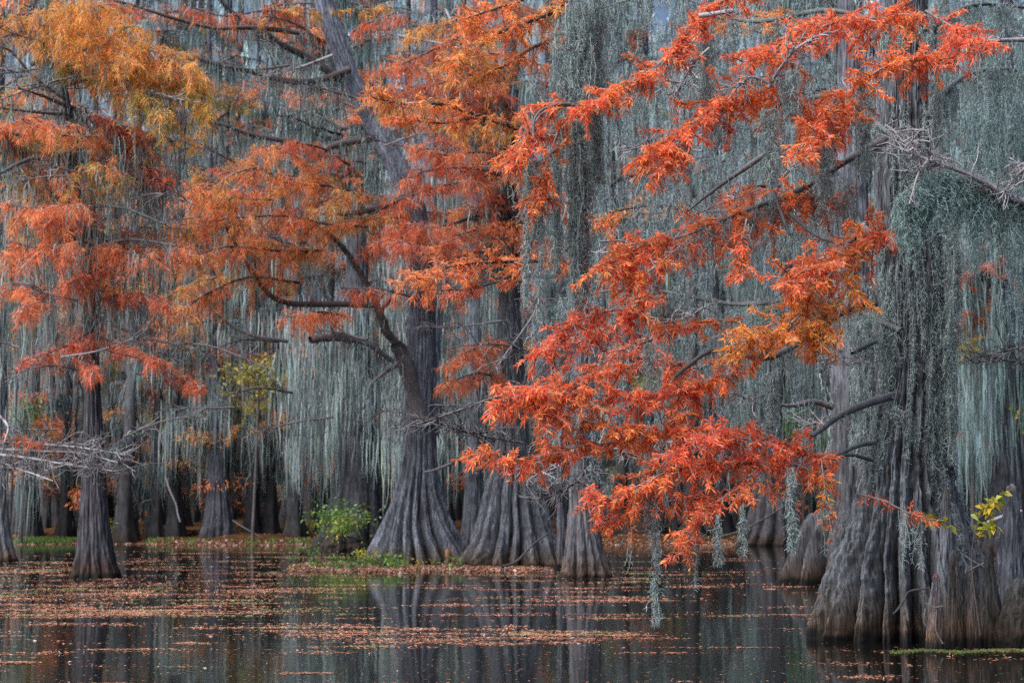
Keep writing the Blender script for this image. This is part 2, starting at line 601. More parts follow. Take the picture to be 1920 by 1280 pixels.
def bough(parent, pts, Y0, Y1, half, palette, pal2=None, dens=1.0, wood=4.0, t0=0.0, woodcol=None, moss=0.0,
          mossL=0.7, droop=0.12, bl=0.094, bw=0.0175, name='bough', twigshow=1.0, wild=1.0, flat=0.7, curly=True, foliage=True):
    """wooden bough + twigs as one part, its foliage and moss as sub-parts"""
    S = px_path(pts, Y0, Y1, 26, 0.004 * Y0 / 20)
    Ym = (Y0 + Y1) / 2
    pm = ppm(Ym)
    L = np.linalg.norm(np.diff(S, axis=0), axis=1).sum()
    hm = half * pm
    aw = Acc()
    wc = DARKW if woodcol is None else np.asarray(woodcol)
    r0 = wood * pm
    tube(aw, S, np.linspace(r0, max(r0 * 0.18, 0.003), len(S)), 7, wc)
    # twigs
    nt_ = max(4, int(L / 0.034 * dens * (20 / Ym) ** 0.6))
    t = R.uniform(t0, 1.0, nt_)
    P, T = sample_path(S, t)
    lat = R.normal(0, 1, (nt_, 3)) * np.array([0.8, 1.0, 0.62])
    D = norm(T * 0.55 + lat * 0.75 + np.array([0, 0, -0.10]))
    l = hm * R.uniform(0.5, 1.6, nt_) * wild * np.interp(t, [t0, t0 + 0.15, 0.85, 1.0], [0.6, 1, 1, 0.7])
    m = 5
    u = np.linspace(0, 1, m)
    Q = P[:, None] + D[:, None] * (u[None, :, None] * l[:, None, None])
    Q[:, :, 2] -= (u[None] ** 2) * l[:, None] * droop * 1.2
    Q += np.cumsum(R.normal(0, 0.03, Q.shape), axis=1) * l[:, None, None] * u[None, :, None]
    tw = int(nt_ * min(1, twigshow))
    rads = np.linspace(0.0085, 0.0038, m)[None] * np.ones((nt_, 1)) * (Ym / 20) ** 0.7
    wcol = np.where(R.random((nt_, 1)) < 0.6, PALE * 1.25, PALE * 0.5) * R.uniform(0.6, 1.1, (nt_, 1))
    tubes(aw, Q[:tw], rads[:tw], wcol[:tw])
    ob = aw.build(name, M_WOOD, parent, smooth=True)
    if foliage:
        al = Acc()
        per = np.maximum(3, (l / (0.0062 * (Ym / 20) ** 0.8)).astype(int))
        idx = np.repeat(np.arange(nt_), per)
        n = len(idx)
        x = R.random(n) ** 0.8 * (m - 1)
        i = np.minimum(x.astype(int), m - 2)
        f = (x - i)[:, None]
        base = Q[idx, i] * (1 - f) + Q[idx, i + 1] * f
        td = norm(Q[idx, i + 1] - Q[idx, i])
        Dl = norm(td * 0.55 + R.normal(0, 0.62, (n, 3)) * np.array([1, 1, flat]) + np.array([0, 0, -droop * 0.9]))
        sc = (Ym / 20) ** 0.65
        Lb = R.uniform(0.5, 1.25, n) * bl * sc
        Wb = R.uniform(0.6, 1.25, n) * bw * sc
        tb = t[idx]
        pick = pal2 is not None
        c = pal(palette, n)
        if pick:
            # second tint comes in patches along the bough
            key = np.sin(tb * 9 + 1.3) * 0.5 + 0.5
            low = base[:, 2] < P[idx][:, 2] - hm * 0.12
            k2 = (R.random(n) < 0.15 + 0.55 * key * (0.6 + 0.6 * low))
            c = np.where(k2[:, None], pal(pal2, n), c)
        # whole twigs differ slightly in brightness
        c = c * (0.70 + 0.42 * R.random(nt_))[idx][:, None]
        blades(al, base, Dl, Lb, Wb, np.clip(c, 0, 0.9), droop=0.12 + droop * 0.3)
        al.build('foliage', M_LEAF, ob)
    if moss > 0:
        am = Acc()
        nm = max(3, int(L * 9 * moss))
        tm = R.random(nm)
        Pm, _ = sample_path(S, tm)
        if curly:
            Pm = np.repeat(Pm, 5, axis=0) + R.normal(0, 0.035, (nm * 5, 3))
            Lm = np.repeat(R.uniform(0.2, 1.0, nm) ** 1.5 * mossL * 1.6, 5) * R.uniform(0.4, 1, nm * 5)
            moss_curly(am, Pm, Lm)
        else:
            moss_bunch(am, Pm, R.uniform(0.3, 1.0, nm) * mossL, 0.10, 5, 0.03 * (Ym / 50) ** 0.5, m=6, sw=0.025)
        am.build('moss', M_MOSS, ob)['kind'] = 'stuff'
    return ob


def limb(parent, pts, Y0, Y1, r0, r1, col=None, moss=0.0, mossL=0.6, curly=True, name='limb', twigs=0, twiglen=0.4, twigcol=None):
    """bare wooden limb (radii in photo pixels) with optional bare twigs and hanging moss"""
    S = px_path(pts, Y0, Y1, 30, 0.003 * Y0 / 20)
    pm = ppm((Y0 + Y1) / 2)
    a = Acc()
    c0 = DARKW * 1.3 if col is None else np.asarray(col)
    rad = np.linspace(r0, r1, 30) * pm * (1 + 0.16 * np.convolve(R.normal(size=36), np.ones(7) / 7, 'valid'))
    tube(a, S, rad, 8, c0)
    if twigs:
        tc = PALE if twigcol is None else np.asarray(twigcol)
        n = twigs
        t = R.uniform(0.1, 1, n)
        P, T = sample_path(S, t)
        D = norm(T * 0.7 + R.normal(0, 0.6, (n, 3)) * np.array([1, 1, 0.7]))
        l = R.uniform(0.4, 1.2, n) * twiglen
        u = np.linspace(0, 1, 6)
        Q = P[:, None] + D[:, None] * u[None, :, None] * l[:, None, None]
        Q += np.cumsum(R.normal(0, 0.045, Q.shape), axis=1) * l[:, None, None]
        sc = ((Y0 + Y1) / 40) ** 0.7
        tubes(a, Q, np.linspace(0.010, 0.0045, 6)[None] * np.ones((n, 1)) * sc, tc * R.uniform(0.6, 1.15, (n, 1)))
        k = np.repeat(np.arange(n), 5)
        x = R.random(len(k)) * 4.99
        i = x.astype(int)
        base = Q[k, i]
        d2 = norm(norm(Q[k, i + 1] - Q[k, i]) * 0.6 + R.normal(0, 0.6, (len(k), 3)))
        l2 = l[k] * R.uniform(0.2, 0.55, len(k))
        u = np.linspace(0, 1, 4)
        Q2 = base[:, None] + d2[:, None] * u[None, :, None] * l2[:, None, None]
        Q2 += np.cumsum(R.normal(0, 0.05, Q2.shape), axis=1) * l2[:, None, None]
        tubes(a, Q2, np.linspace(0.0065, 0.003, 4)[None] * np.ones((len(k), 1)) * sc, tc * R.uniform(0.6, 1.15, (len(k), 1)))
    o = a.build(name, M_WOOD, parent, smooth=True)
    if moss > 0:
        am = Acc()
        L = np.linalg.norm(np.diff(S, axis=0), axis=1).sum()
        nm = max(3, int(L * 10 * moss))
        Pm, _ = sample_path(S, R.random(nm))
        if curly:
            Pm = np.repeat(Pm, 6, axis=0) + R.normal(0, 0.035, (nm * 6, 3))
            moss_curly(am, Pm, np.repeat(R.uniform(0.2, 1.0, nm), 6) * R.uniform(0.4, 1, nm * 6) * mossL)
        else:
            moss_bunch(am, Pm, R.uniform(0.3, 1.0, nm) * mossL, 0.10, 6, 0.03 * ((Y0 + Y1) / 100) ** 0.5, m=6, sw=0.025)
        am.build('moss', M_MOSS, o)['kind'] = 'stuff'
    return o


def surface_moss(acc, V, zlo, zhi, th_sel, n, Lr, curly=True, hl=0.06, w=0.006, tint=None, per=0.012):
    """moss strands lying on and hanging down a trunk surface"""
    nz, nth, _ = V.shape
    zc = V[:, :, 2].mean(axis=1)
    m = 8
    z = R.uniform(zlo, zhi, n)
    th = th_sel(n, z)
    L = R.uniform(*Lr, n)
    u = np.linspace(0, 1, m)
    Q = np.zeros((n, m, 3))
    ctr = V.mean(axis=1)
    for j in range(m):
        zz = z - u[j] * L
        iz = np.interp(zz, zc, np.arange(nz))
        i0 = np.clip(iz.astype(int), 0, nz - 1)
        it = ((th + R.normal(0, 0.02, n)) / (2 * pi) * nth).astype(int) % nth
        pnt = V[i0, it].copy()
        outv = norm((pnt - ctr[i0]) * np.array([1, 1, 0]))
        Q[:, j] = pnt + outv * (0.015 + 0.03 * R.random((n, 1)) + 0.03 * u[j])
        Q[:, j, 2] = zz
    W = np.interp(u, [0, 0.3, 1], [1, 1, 0.4])[None] * w * 1.5 * np.ones((n, 1))
    c = moss_col(n)
    if tint is not None:
        c = c * tint
    ribbons(acc, Q, W, c)
    k = np.maximum(1, (L / per).astype(int))
    idx = np.repeat(np.arange(n), k)
    x = R.random(len(idx)) * (m - 1)
    i = np.minimum(x.astype(int), m - 2)
    f = (x - i)[:, None]
    hairs(acc, Q[idx, i] * (1 - f) + Q[idx, i + 1] * f, hl, w, tint=tint)


# ================================================================== SETTING
a = Acc()
xs = np.array([-600, -60, 60, 600.0]); ys = np.array([-60, 40, 120, 900.0])
gx, gy = np.meshgrid(xs, ys)
V = np.stack([gx, gy, gx * 0], -1)
i = np.arange(3)[:, None]; j = np.arange(3)[None]
f = np.stack([i * 4 + j, i * 4 + j + 1, (i + 1) * 4 + j + 1, (i + 1) * 4 + j], -1)
a.add(V, f, (1, 1, 1))
o = a.build('water', M_WATER); o['kind'] = 'structure'


def shore_y(x):
    return 94.0 + 1.8 * np.sin(x * 0.21 + 1.0) + 1.1 * np.sin(x * 0.53) + 0.5 * np.sin(x * 1.7) - 3.0 * np.exp(-((x - 6) / 4.0) ** 2) - 3 * np.exp(-((x - 27) / 4.0) ** 2)


def bank_z(x, y):
    d = y - shore_y(x)
    z = np.where(d < 0, d * 0.25, 0.5 * (1 - np.exp(-d / 3.0)) + 0.012 * d)
    z = z + 0.06 * np.sin(x * 1.1 + y * 0.7) * np.clip(d / 3, 0, 1) + 0.05 * np.sin(x * 2.3 - y * 1.3) * np.clip(d / 3, 0, 1)
    return z


a = Acc()
xs = np.concatenate([[-600, -200], np.linspace(-50, 50, 240), [200, 600]])
ys = np.concatenate([np.linspace(88, 112, 80), np.linspace(114, 220, 50), [300, 600, 900]])
gx, gy = np.meshgrid(xs, ys)
V = np.stack([gx, gy, bank_z(gx, gy)], -1)
ny, nx = gx.shape
i = np.arange(ny - 1)[:, None]; j = np.arange(nx - 1)[None]
f = np.stack([i * nx + j, i * nx + j + 1, (i + 1) * nx + j + 1, (i + 1) * nx + j], -1)
a.add(V, f, (1, 1, 1))
o = a.build('bank_ground', M_GROUND, smooth=True); o['kind'] = 'structure'

# ================================================================== NEAR TREE (right)
b0 = shore(1690, 1203)
b0 = b0 * np.array([(b0[1] + 0.9) / b0[1], (b0[1] + 0.9) / b0[1], 1])
YA = b0[1]
A = thing('cypress_tree', 'huge moss-draped cypress with bright orange boughs, standing in the water at the right', 'tree', b0)
profA = [(1524, 1862, 1203), (1542, 1848, 1130), (1562, 1830, 1060), (1584, 1812, 1000), (1606, 1790, 930), (1624, 1778, 860), (1640, 1772, 790), (1652, 1770, 700),
         (1655, 1768, 600), (1652, 1764, 500), (1646, 1752, 400), (1642, 1742, 300), (1645, 1738, 200), (1652, 1736, 100), (1660, 1736, 0), (1666, 1736, -120), (1676, 1730, -400)]
profA = [(xl + (xr - xl) * 0.035, xr - (xr - xl) * 0.035, py) if py > 850 else (xl, xr, py) for xl, xr, py in profA]
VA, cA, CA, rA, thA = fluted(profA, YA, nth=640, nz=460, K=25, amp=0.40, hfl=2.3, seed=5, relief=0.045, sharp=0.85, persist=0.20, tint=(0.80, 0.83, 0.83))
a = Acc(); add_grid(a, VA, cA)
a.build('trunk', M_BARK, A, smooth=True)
# moss on the trunk
a = Acc()
# theta=0 points along N; find which theta faces the camera (-Y) and which faces right (+X)
ringd = norm((VA[300] - VA[300].mean(axis=0)))
cam_dir = np.array([0, -1.0, 0]); right = np.array([1.0, 0, 0])
th_front = thA[np.argmax(ringd @ cam_dir)]; th_right = thA[np.argmax(ringd @ right)]
sgn = 1 if ((th_right - th_front) % (2 * pi)) < pi else -1


def sel_right(n, z):
    return th_front + sgn * (R.normal(1.05, 0.42, n))


def sel_any(n, z):
    return th_front + sgn * R.normal(0.0, 0.9, n)


def sel_left(n, z):
    return th_front - sgn * R.normal(1.0, 0.35, n)


def streak(base, spread, k):
    c_ = base + R.normal(0, spread, k)
    return lambda n, z: th_front + sgn * (c_[R.integers(0, k, n)] + R.normal(0, 0.05, n))


surface_moss(a, VA, 2.6, 6.8, sel_right, 300, (0.25, 0.8))
surface_moss(a, VA, 4.2, 7.2, streak(0.0, 0.8, 7), 130, (0.3, 0.9))
surface_moss(a, VA, 2.6, 4.6, streak(-0.2, 0.8, 6), 90, (0.3, 0.9))
surface_moss(a, VA, 2.4, 5.0, streak(-1.0, 0.3, 5), 150, (0.3, 0.8))
surface_moss(a, VA, 1.5, 3.0, streak(0.7, 0.35, 4), 70, (0.2, 0.7))
a.build('moss', M_MOSS, A)['kind'] = 'stuff'
# moss streamers beside the trunk
for (x0, y0, x1, y1, h0, h1, n) in [(1782, 380, 1782, 860, 14, 9, 190), (1770, 620, 1788, 820, 9, 6, 70), (1632, 560, 1622, 860, 16, 8, 130), (1600, 600, 1600, 860, 10, 8, 70),
                                    (1680, 750, 1755, 870, 7, 6, 60), (1800, 430, 1795, 640, 14, 6, 70)]:
    a = Acc(); moss_column(a, x0, y0, x1, y1, h0, h1, YA - 0.45, n); a.build('moss_streamer', M_MOSS, A)

# orange boughs:  points (photo px), distances, half thickness px, tints
BO = [
    ([(1735, 20), (1800, 60), (1842, 88)], 20.6, 19.6, 34, 'red', None, 1.0, 3),
    ([(1712, 0), (1660, 32), (1590, 38), (1520, 58), (1455, 98), (1392, 116)], 21, 18.8, 44, 'red', 'orange', 1.15, 6),
    ([(1790, 110), (1730, 112), (1670, 122), (1615, 155), (1560, 205), (1530, 245), (1488, 292)], 20.5, 18.4, 34, 'orange', 'red', 1.0, 5),
    ([(1640, 170), (1560, 225), (1510, 200), (1450, 182), (1385, 182), (1320, 214), (1262, 262), (1205, 300)], 20.6, 18.2, 42, 'orange', 'red', 1.2, 6),
    ([(1300, 235), (1250, 290), (1225, 330)], 18.6, 18.0, 26, 'red', 'orange', 0.9, 3),
    ([(1420, -20), (1335, 12), (1290, 62), (1232, 122), (1170, 160), (1092, 208)], 20, 18.0, 30, 'red', 'orange', 1.15, 5),
    ([(1075, 195), (1020, 210), (985, 260), (960, 312)], 18.6, 18.2, 34, 'red', 'orange', 1.3, 4),
    ([(1060, 220), (1040, 262), (1015, 345), (1010, 380)], 18.5, 18.3, 26, 'orange', 'rust', 1.0, 3),
    ([(1600, 380), (1520, 372), (1430, 398), (1350, 415), (1270, 446), (1195, 465), (1130, 502)], 21, 18.4, 44, 'orange', 'red', 1.25, 6),
    ([(1290, 450), (1230, 500), (1190, 540), (1205, 590)], 18.8, 18.4, 26, 'orange', 'rust', 0.9, 3),
    ([(1400, 410), (1390, 470), (1395, 520)], 18.9, 18.6, 22, 'red', 'orange', 0.8, 3),
    ([(1672, 430), (1620, 440), (1570, 482), (1510, 505), (1470, 530)], 20.4, 18.4, 42, 'orange', 'red', 1.1, 5),
    ([(1610, 470), (1590, 540), (1550, 590), (1530, 640)], 19.6, 18.8, 42, 'gold', 'orange', 1.0, 4),
    ([(1560, 510), (1520, 560), (1490, 600), (1440, 630), (1395, 640)], 19.2, 18.2, 44, 'gold', 'orange', 1.0, 4),
    ([(1400, 610), (1340, 600), (1290, 615), (1240, 610)], 19.4, 19, 20, 'orange', 'red', 0.8, 3),
    ([(1215, 600), (1170, 582), (1120, 590), (1060, 618), (1000, 668)], 19.6, 18.6, 30, 'red', None, 1.0, 4),
    ([(1160, 610), (1120, 620), (1080, 650), (1060, 700)], 19.6, 19.2, 30, 'red', 'rust', 0.8, 3),
    ([(1385, 690), (1330, 712), (1260, 742), (1180, 742), (1090, 738), (1010, 735), (935, 752)], 19.6, 18.2, 38, 'red', 'orange', 1.2, 5),
    ([(1180, 690), (1120, 700), (1050, 715), (985, 745)], 19, 18.6, 30, 'red', 'orange', 0.9, 3),
    ([(1290, 770), (1230, 800), (1150, 800), (1060, 780), (1000, 770)], 19, 18.4, 28, 'orange', 'rust', 0.9, 3),
    ([(1330, 800), (1240, 808), (1150, 830), (1080, 838), (985, 860), (895, 850)], 19.4, 18.0, 27, 'orange', 'red', 1.0, 4),
    ([(1545, 862), (1480, 832), (1400, 822), (1340, 815), (1270, 850)], 19.8, 18.4, 38, 'red', None, 1.1, 5),
    ([(1555, 905), (1490, 870), (1410, 868), (1330, 868), (1250, 885), (1185, 918), (1118, 945)], 19.6, 18.0, 36, 'red', 'orange', 1.15, 5),
    ([(1420, 900), (1360, 930), (1310, 975), (1280, 1035)], 18.9, 18.2, 32, 'red', 'orange', 0.95, 3),
    ([(1330, 930), (1250, 940), (1180, 968), (1122, 985)], 18.7, 18.1, 24, 'red', 'orange', 0.8, 3),
    ([(1540, 860), (1548, 930), (1562, 1010)], 19.3, 19.0, 13, 'gold', 'red', 0.7, 2),
    ([(1610, 925), (1660, 940), (1720, 968), (1770, 975)], 19.6, 19.3, 12, 'rust', 'red', 0.6, 2.2),
]
for (pts, Y0, Y1, half, p1, p2, dn, wd) in BO:
    bough(A, pts, Y0, Y1, half * 1.2, p1, p2, dens=dn * 1.05, wood=wd * 0.6, wild=1.12, woodcol=PALE * 0.95, moss=0.16, mossL=0.5)
# orange boughs at middle distance, softer
BM = [
    ([(1085, -10), (1020, 30), (950, 55), (880, 100), (850, 115)], 27, 25, 46, 'orange', 'ochre', 1.2, 6),
    ([(1080, 60), (1010, 85), (940, 130), (890, 150)], 27, 25.5, 36, 'orange', 'ochre', 1.0, 4),
    ([(980, 0), (920, 20), (860, 40)], 27, 25.5, 36, 'orange', None, 1.0, 4),
    ([(972, 240), (900, 218), (830, 196), (760, 195), (690, 182)], 28, 25, 32, 'orange', 'ochre', 1.1, 6),
    ([(900, 215), (840, 230), (780, 225), (735, 220)], 27, 26, 24, 'mid', None, 0.9, 3),
    ([(1110, 500), (1040, 490), (960, 490), (880, 495), (810, 508), (756, 532)], 28, 25, 36, 'orange', 'mid', 1.1, 5),
    ([(990, 500), (930, 530), (860, 545), (800, 545)], 27, 26, 26, 'mid', 'red', 0.9, 3),
    ([(1300, 395), (1230, 385), (1160, 395), (1110, 410)], 26, 25, 24, 'ochre', 'orange', 0.8, 4),
    ([(1060, 470), (1090, 440), (1150, 410)], 26, 25, 30, 'mid', None, 0.8, 3),
    ([(1330, 30), (1400, 40), (1470, 20)], 25, 24, 34, 'ochre', 'orange', 0.9, 3),
    ([(1320, 690), (1260, 680), (1180, 670), (1100, 690)], 24, 23, 40, 'rust', 'red', 0.7, 4),
    ([(1260, 620), (1210, 640), (1150, 660)], 23, 22.5, 34, 'rust', 'red', 0.6, 3),
    ([(1450, 350), (1400, 350), (1350, 380)], 25, 24, 26, 'rust', None, 0.6, 3),
]
for (pts, Y0, Y1, half, p1, p2, dn, wd) in BM:
    bough(A, pts, Y0, Y1, half, p1, p2, dens=dn * 0.8, wood=wd, moss=0.12, mossL=0.5, bl=0.11, bw=0.014)

# visible limbs of the near tree
LA = [
    ([(1672, 742), (1620, 758), (1575, 778), (1545, 800), (1520, 818)], 21.3, 19.8, 8, 4, 0.25, 0.3),
    ([(1640, 828), (1600, 838), (1560, 858), (1535, 866)], 21.2, 19.8, 5, 3, 0, 0),
    ([(1635, 862), (1590, 852), (1545, 870)], 21.2, 19.8, 4, 2.5, 0, 0),
    ([(1660, 262), (1585, 302), (1520, 345), (1450, 375), (1380, 402), (1290, 440)], 21.6, 19, 9, 1.5, 1.2, 0.45),
    ([(1640, 570), (1590, 580), (1530, 620), (1440, 670), (1345, 655), (1285, 690), (1230, 742)], 21.4, 19.2, 9, 3, 0.4, 0.5),
    ([(1640, 640), (1612, 655), (1598, 662)], 21.2, 20.6, 5, 3, 0.3, 0.3),
    ([(1450, 360), (1465, 400), (1480, 440)], 20, 19.8, 4, 3, 0, 0),
    ([(1480, 400), (1530, 440), (1580, 455), (1605, 448)], 20, 19.4, 5, 3, 0, 0),
    ([(1440, 285), (1390, 320), (1340, 355), (1290, 395)], 21, 20, 6, 2, 0.2, 0.4),
    ([(1120, 210), (1060, 195), (1020, 205), (1002, 225), (1000, 260)], 18.6, 18.2, 4, 2, 0, 0),
]
for (pts, Y0, Y1, r0, r1, ms, mL) in LA:
    limb(A, pts, Y0, Y1, r0, r1, moss=ms, mossL=mL, col=np.array([0.20, 0.205, 0.21]))
# pale dead twig sprays
LT = [
    ([(1960, 385), (1900, 372), (1860, 350), (1810, 325), (1740, 300), (1670, 272)], 19.4, 18.8, 6, 1.5, 34, 0.42),
    ([(1740, 300), (1720, 330), (1705, 382)], 18.9, 18.8, 2.2, 1.2, 6, 0.15),
    ([(1950, 300), (1905, 330), (1880, 365)], 19.3, 19.2, 2.5, 1.5, 16, 0.3),
    ([(1930, 75), (1880, 76), (1835, 80)], 20.2, 19.8, 4, 2, 4, 0.2),
    ([(1440, 165), (1462, 130), (1490, 95), (1530, 68)], 18.7, 18.6, 3, 1.2, 14, 0.3),
    ([(1450, 160), (1410, 145), (1380, 165)], 18.7, 18.6, 2.5, 1.2, 12, 0.28),
    ([(1330, 90), (1300, 120), (1260, 190)], 19, 18.9, 2, 1, 10, 0.25),
    ([(1310, 30), (1350, 25), (1375, 20)], 19, 18.9, 4, 3, 4, 0.2),
    ([(1660, 235), (1700, 260), (1780, 300)], 19.4, 19.2, 2.5, 1, 16, 0.4),
    ([(1120, 690), (1050, 715), (960, 735), (860, 770), (770, 800)], 26, 24.5, 4, 1.2, 26, 0.5),
    ([(1010, 540), (1000, 590), (930, 690)], 26, 25, 2.5, 1, 12, 0.5),
    ([(980, 830), (900, 815), (840, 800)], 26, 25, 2, 1, 26, 0.45),
    ([(1110, 870), (1070, 910), (1010, 930)], 30, 29, 2, 1, 40, 0.6),
    ([(1980, 655), (1920, 652), (1840, 665)], 26, 25.5, 2.5, 1, 18, 0.5),
    ([(1980, 690), (1900, 676), (1830, 678)], 26, 25.5, 2.5, 1, 18, 0.5),
]
for (pts, Y0, Y1, r0, r1, tn, tl) in LT:
    limb(A, pts, Y0, Y1, r0 * 1.2, r1 * 1.4, col=PALE * (1.1 if Y0 < 22 else 0.55), twigs=int(tn * 1.4), twiglen=tl, name='dead_branch', twigcol=PALE * (1.3 if Y0 < 22 else 0.55))
# fine bare twigs all through the near side of the tree
for k in range(26):
    x = R.uniform(1000, 1640); y = R.uniform(120, 860); s_ = R.choice([-1, -1, 1])
    dx = s_ * R.uniform(50, 150); dy = R.uniform(-50, 50)
    limb(A, [(x, y), (x + dx * 0.5, y + dy * 0.5 - R.uniform(-12, 20)), (x + dx, y + dy)], R.uniform(19.5, 24), R.uniform(18.4, 23), R.uniform(1.4, 2.4), 0.9, col=PALE * R.uniform(0.7, 1.3), twigs=9, twiglen=0.32, name='dead_branch', twigcol=PALE * R.uniform(0.9, 1.4))
# big moss mass hanging over the dead branch, upper right
a = Acc()
S = px_path([(1940, 372), (1860, 350), (1800, 325), (1740, 335), (1690, 380)], 19.5, 19.0, 20)
P, _ = sample_path(S, R.random(750))
P = P + R.normal(0, 0.05, P.shape)
moss_curly(a, P, R.uniform(0.1, 0.75, len(P)), sw=0.03, tint=np.array([0.92, 1.05, 1.05]))
a.build('moss_mass', M_MOSS, A)['kind'] = 'stuff'

# hanging moss curtains and columns of the near tree
COLS = [
    (1085, -40, 1082, 560, 28, 9, 18.9, 460), (1050, 40, 1040, 500, 16, 6, 18.9, 170), (1120, -40, 1115, 330, 26, 12, 19.2, 300),
    (995, 290, 985, 560, 12, 4, 18.6, 110), (1015, 340, 1012, 590, 8, 4, 18.6, 80), (1100, 300, 1098, 540, 16, 6, 19, 150),
    (1230, 940, 1228, 1160, 8, 2, 18.4, 70), (1482, 870, 1484, 1020, 8, 3, 18.6, 80), (1345, 960, 1345, 1045, 5, 2, 18.4, 30), (1392, 940, 1394, 1030, 5, 2, 18.5, 26),
    (1450, 690, 1440, 810, 12, 6, 19.6, 90), (1215, 640, 1225, 740, 10, 5, 19, 60), (1065, 690, 1080, 740, 8, 5, 18.8, 50),
    (1440, 200, 1442, 330, 20, 8, 18.9, 90), (1540, 200, 1545, 400, 30, 14, 20, 170), (1480, 130, 1490, 210, 40, 25, 18.9, 130),
    (1320, 60, 1320, 200, 20, 14, 19.6, 130), (1625, 130, 1615, 330, 22, 16, 20.4, 120),
    (1752, 130, 1762, 330, 16, 12, 20.9, 110), (1590, 330, 1590, 480, 24, 14, 20.5, 120),
]
for (x0, y0, x1, y1, h0, h1, Y, n) in COLS:
    a = Acc(); moss_column(a, x0, y0, x1, y1, h0, h1, Y, n); a.build('moss_streamer', M_MOSS, A)
# dense grey curtains behind the orange boughs (hang from the rear limbs of the near tree)
a = Acc()
for k in range(84):
    x = R.uniform(1100, 1560); y0 = R.uniform(-80, 430); ln = R.uniform(150, 420)
    moss_column(a, x, y0, x + R.normal(0, 8), y0 + ln, R.uniform(10, 26), R.uniform(3, 10), R.uniform(22.6, 27), int(R.uniform(18, 40)), hl=0.07, w=0.008, step=0.02,
                tint=np.array([0.72, 0.74, 0.78]))
a.build('moss_curtain', M_MOSS, A)['kind'] = 'stuff'
a = Acc()
for k in range(52):
    x = R.uniform(1000, 1480); y0 = R.uniform(540, 790); ln = R.uniform(60, 190)
    moss_column(a, x, y0, x + R.normal(0, 8), y0 + ln, R.uniform(8, 22), R.uniform(3, 8), R.uniform(22.6, 27), int(R.uniform(12, 30)), hl=0.07, w=0.008, step=0.022,
                tint=np.array([0.72, 0.74, 0.80]))
a.build('moss_curtain', M_MOSS, A)['kind'] = 'stuff'
a = Acc()
for k in range(46):
    x = R.uniform(1770, 1960); y0 = R.uniform(-60, 330); ln = R.uniform(150, 330)
    moss_column(a, x, y0, x + R.normal(0, 6), y0 + ln, R.uniform(12, 30), R.uniform(4, 10), R.uniform(24, 30), int(R.uniform(24, 50)), hl=0.08, w=0.009, step=0.022,
                tint=np.array([0.72, 0.80, 0.82]))
a.build('moss_curtain', M_MOSS, A)['kind'] = 'stuff'
# rear limbs carrying those curtains
for (pts, Y0, Y1) in [([(1690, 60), (1560, 20), (1400, 40), (1250, -10), (1110, 20)], 22.4, 26), ([(1680, 260), (1560, 180), (1420, 210), (1280, 160), (1150, 190)], 22.4, 26),
                      ([(1680, 470), (1560, 395), (1430, 420), (1300, 380)], 22.4, 25.5), ([(1690, 620), (1540, 560), (1380, 570), (1200, 540), (1050, 560)], 22.4, 26),
                      ([(1735, 220), (1800, 150), (1880, 130), (1980, 150)], 22.4, 27), ([(1735, 60), (1830, 10), (1960, 20)], 22.4, 27)]:
    limb(A, pts, Y0, Y1, 5.5, 2, col=np.array([0.17, 0.18, 0.18]), moss=1.0, mossL=0.7)

# ---------------------------------------------------------------- cypress knees beside it
def knee(label, prof, y_px, seed, tip=(1.5, 0.75, 0.5), K=5, group=None):
    b_ = shore(sum(prof[0][:2]) / 2, y_px)
    t = thing('cypress_knee', label, 'cypress knee', b_, group)
    pr = [(xl, xr, py) for (xl, xr, py) in prof]
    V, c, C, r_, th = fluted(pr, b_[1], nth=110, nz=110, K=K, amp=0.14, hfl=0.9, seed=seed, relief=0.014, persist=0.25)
    c = c * np.array({21: (0.72, 0.76, 0.82), 22: (1.25, 1.1, 1.1), 23: (0.58, 0.52, 0.47), 24: (0.78, 0.78, 0.78), 25: (0.70, 0.62, 0.58), 26: (0.42, 0.42, 0.38), 27: (0.32, 0.32, 0.29)}[seed])
    # close the top to a rounded tip
    nz = len(V)
    k = int(nz * 0.86)
    q = np.linspace(0, 1, nz - k)
    s = np.sqrt(np.clip(1 - q ** 2, 0, 1))
    ctr = V[k:].mean(axis=1, keepdims=True)
    V[k:] = ctr + (V[k:] - ctr) * s[:, None, None]
    if tip is not None:
        m = int(nz * 0.93)
        c[m:] = c[m:] * np.array(tip)
    a = Acc(); add_grid(a, V, c)
    a.build('knee_trunk', M_BARK, t, smooth=True)
    return t, V


K1, VK = knee('tallest cypress knee, grey and post-like with a pale tip, at the right edge', [(1840, 1925, 1195), (1858, 1922, 1120), (1868, 1916, 1050), (1878, 1914, 980), (1886, 1909, 930), (1889, 1906, 906)], 1200, 21, tip=(1.9, 1.7, 1.4))
knee('slender cypress knee with a reddish tip, right in front of the fluted trunk', [(1739, 1769, 1206), (1742, 1766, 1150), (1748, 1762, 1100), (1750, 1760, 1074)], 1217, 22, tip=(2.2, 0.9, 0.7))
knee('thick brown cypress knee between the red-tipped one and the thin pale-tipped one', [(1772, 1806, 1204), (1776, 1802, 1140), (1779, 1799, 1090), (1781, 1796, 1060), (1784, 1793, 1030)], 1213, 23, tip=None)
knee('tall pointed cypress knee rising against the right flank of the fluted trunk', [(1758, 1790, 1150), (1762, 1787, 1060), (1765, 1784, 980), (1768, 1780, 916)], 1203, 24, tip=(1.1, 0.95, 0.7))
knee('thin cypress knee with a pale tip, rightmost of the knees in front of the trunk', [(1806, 1840, 1204), (1810, 1834, 1130), (1814, 1828, 1080), (1816, 1824, 1060)], 1213, 25, tip=(1.5, 1.0, 0.8))
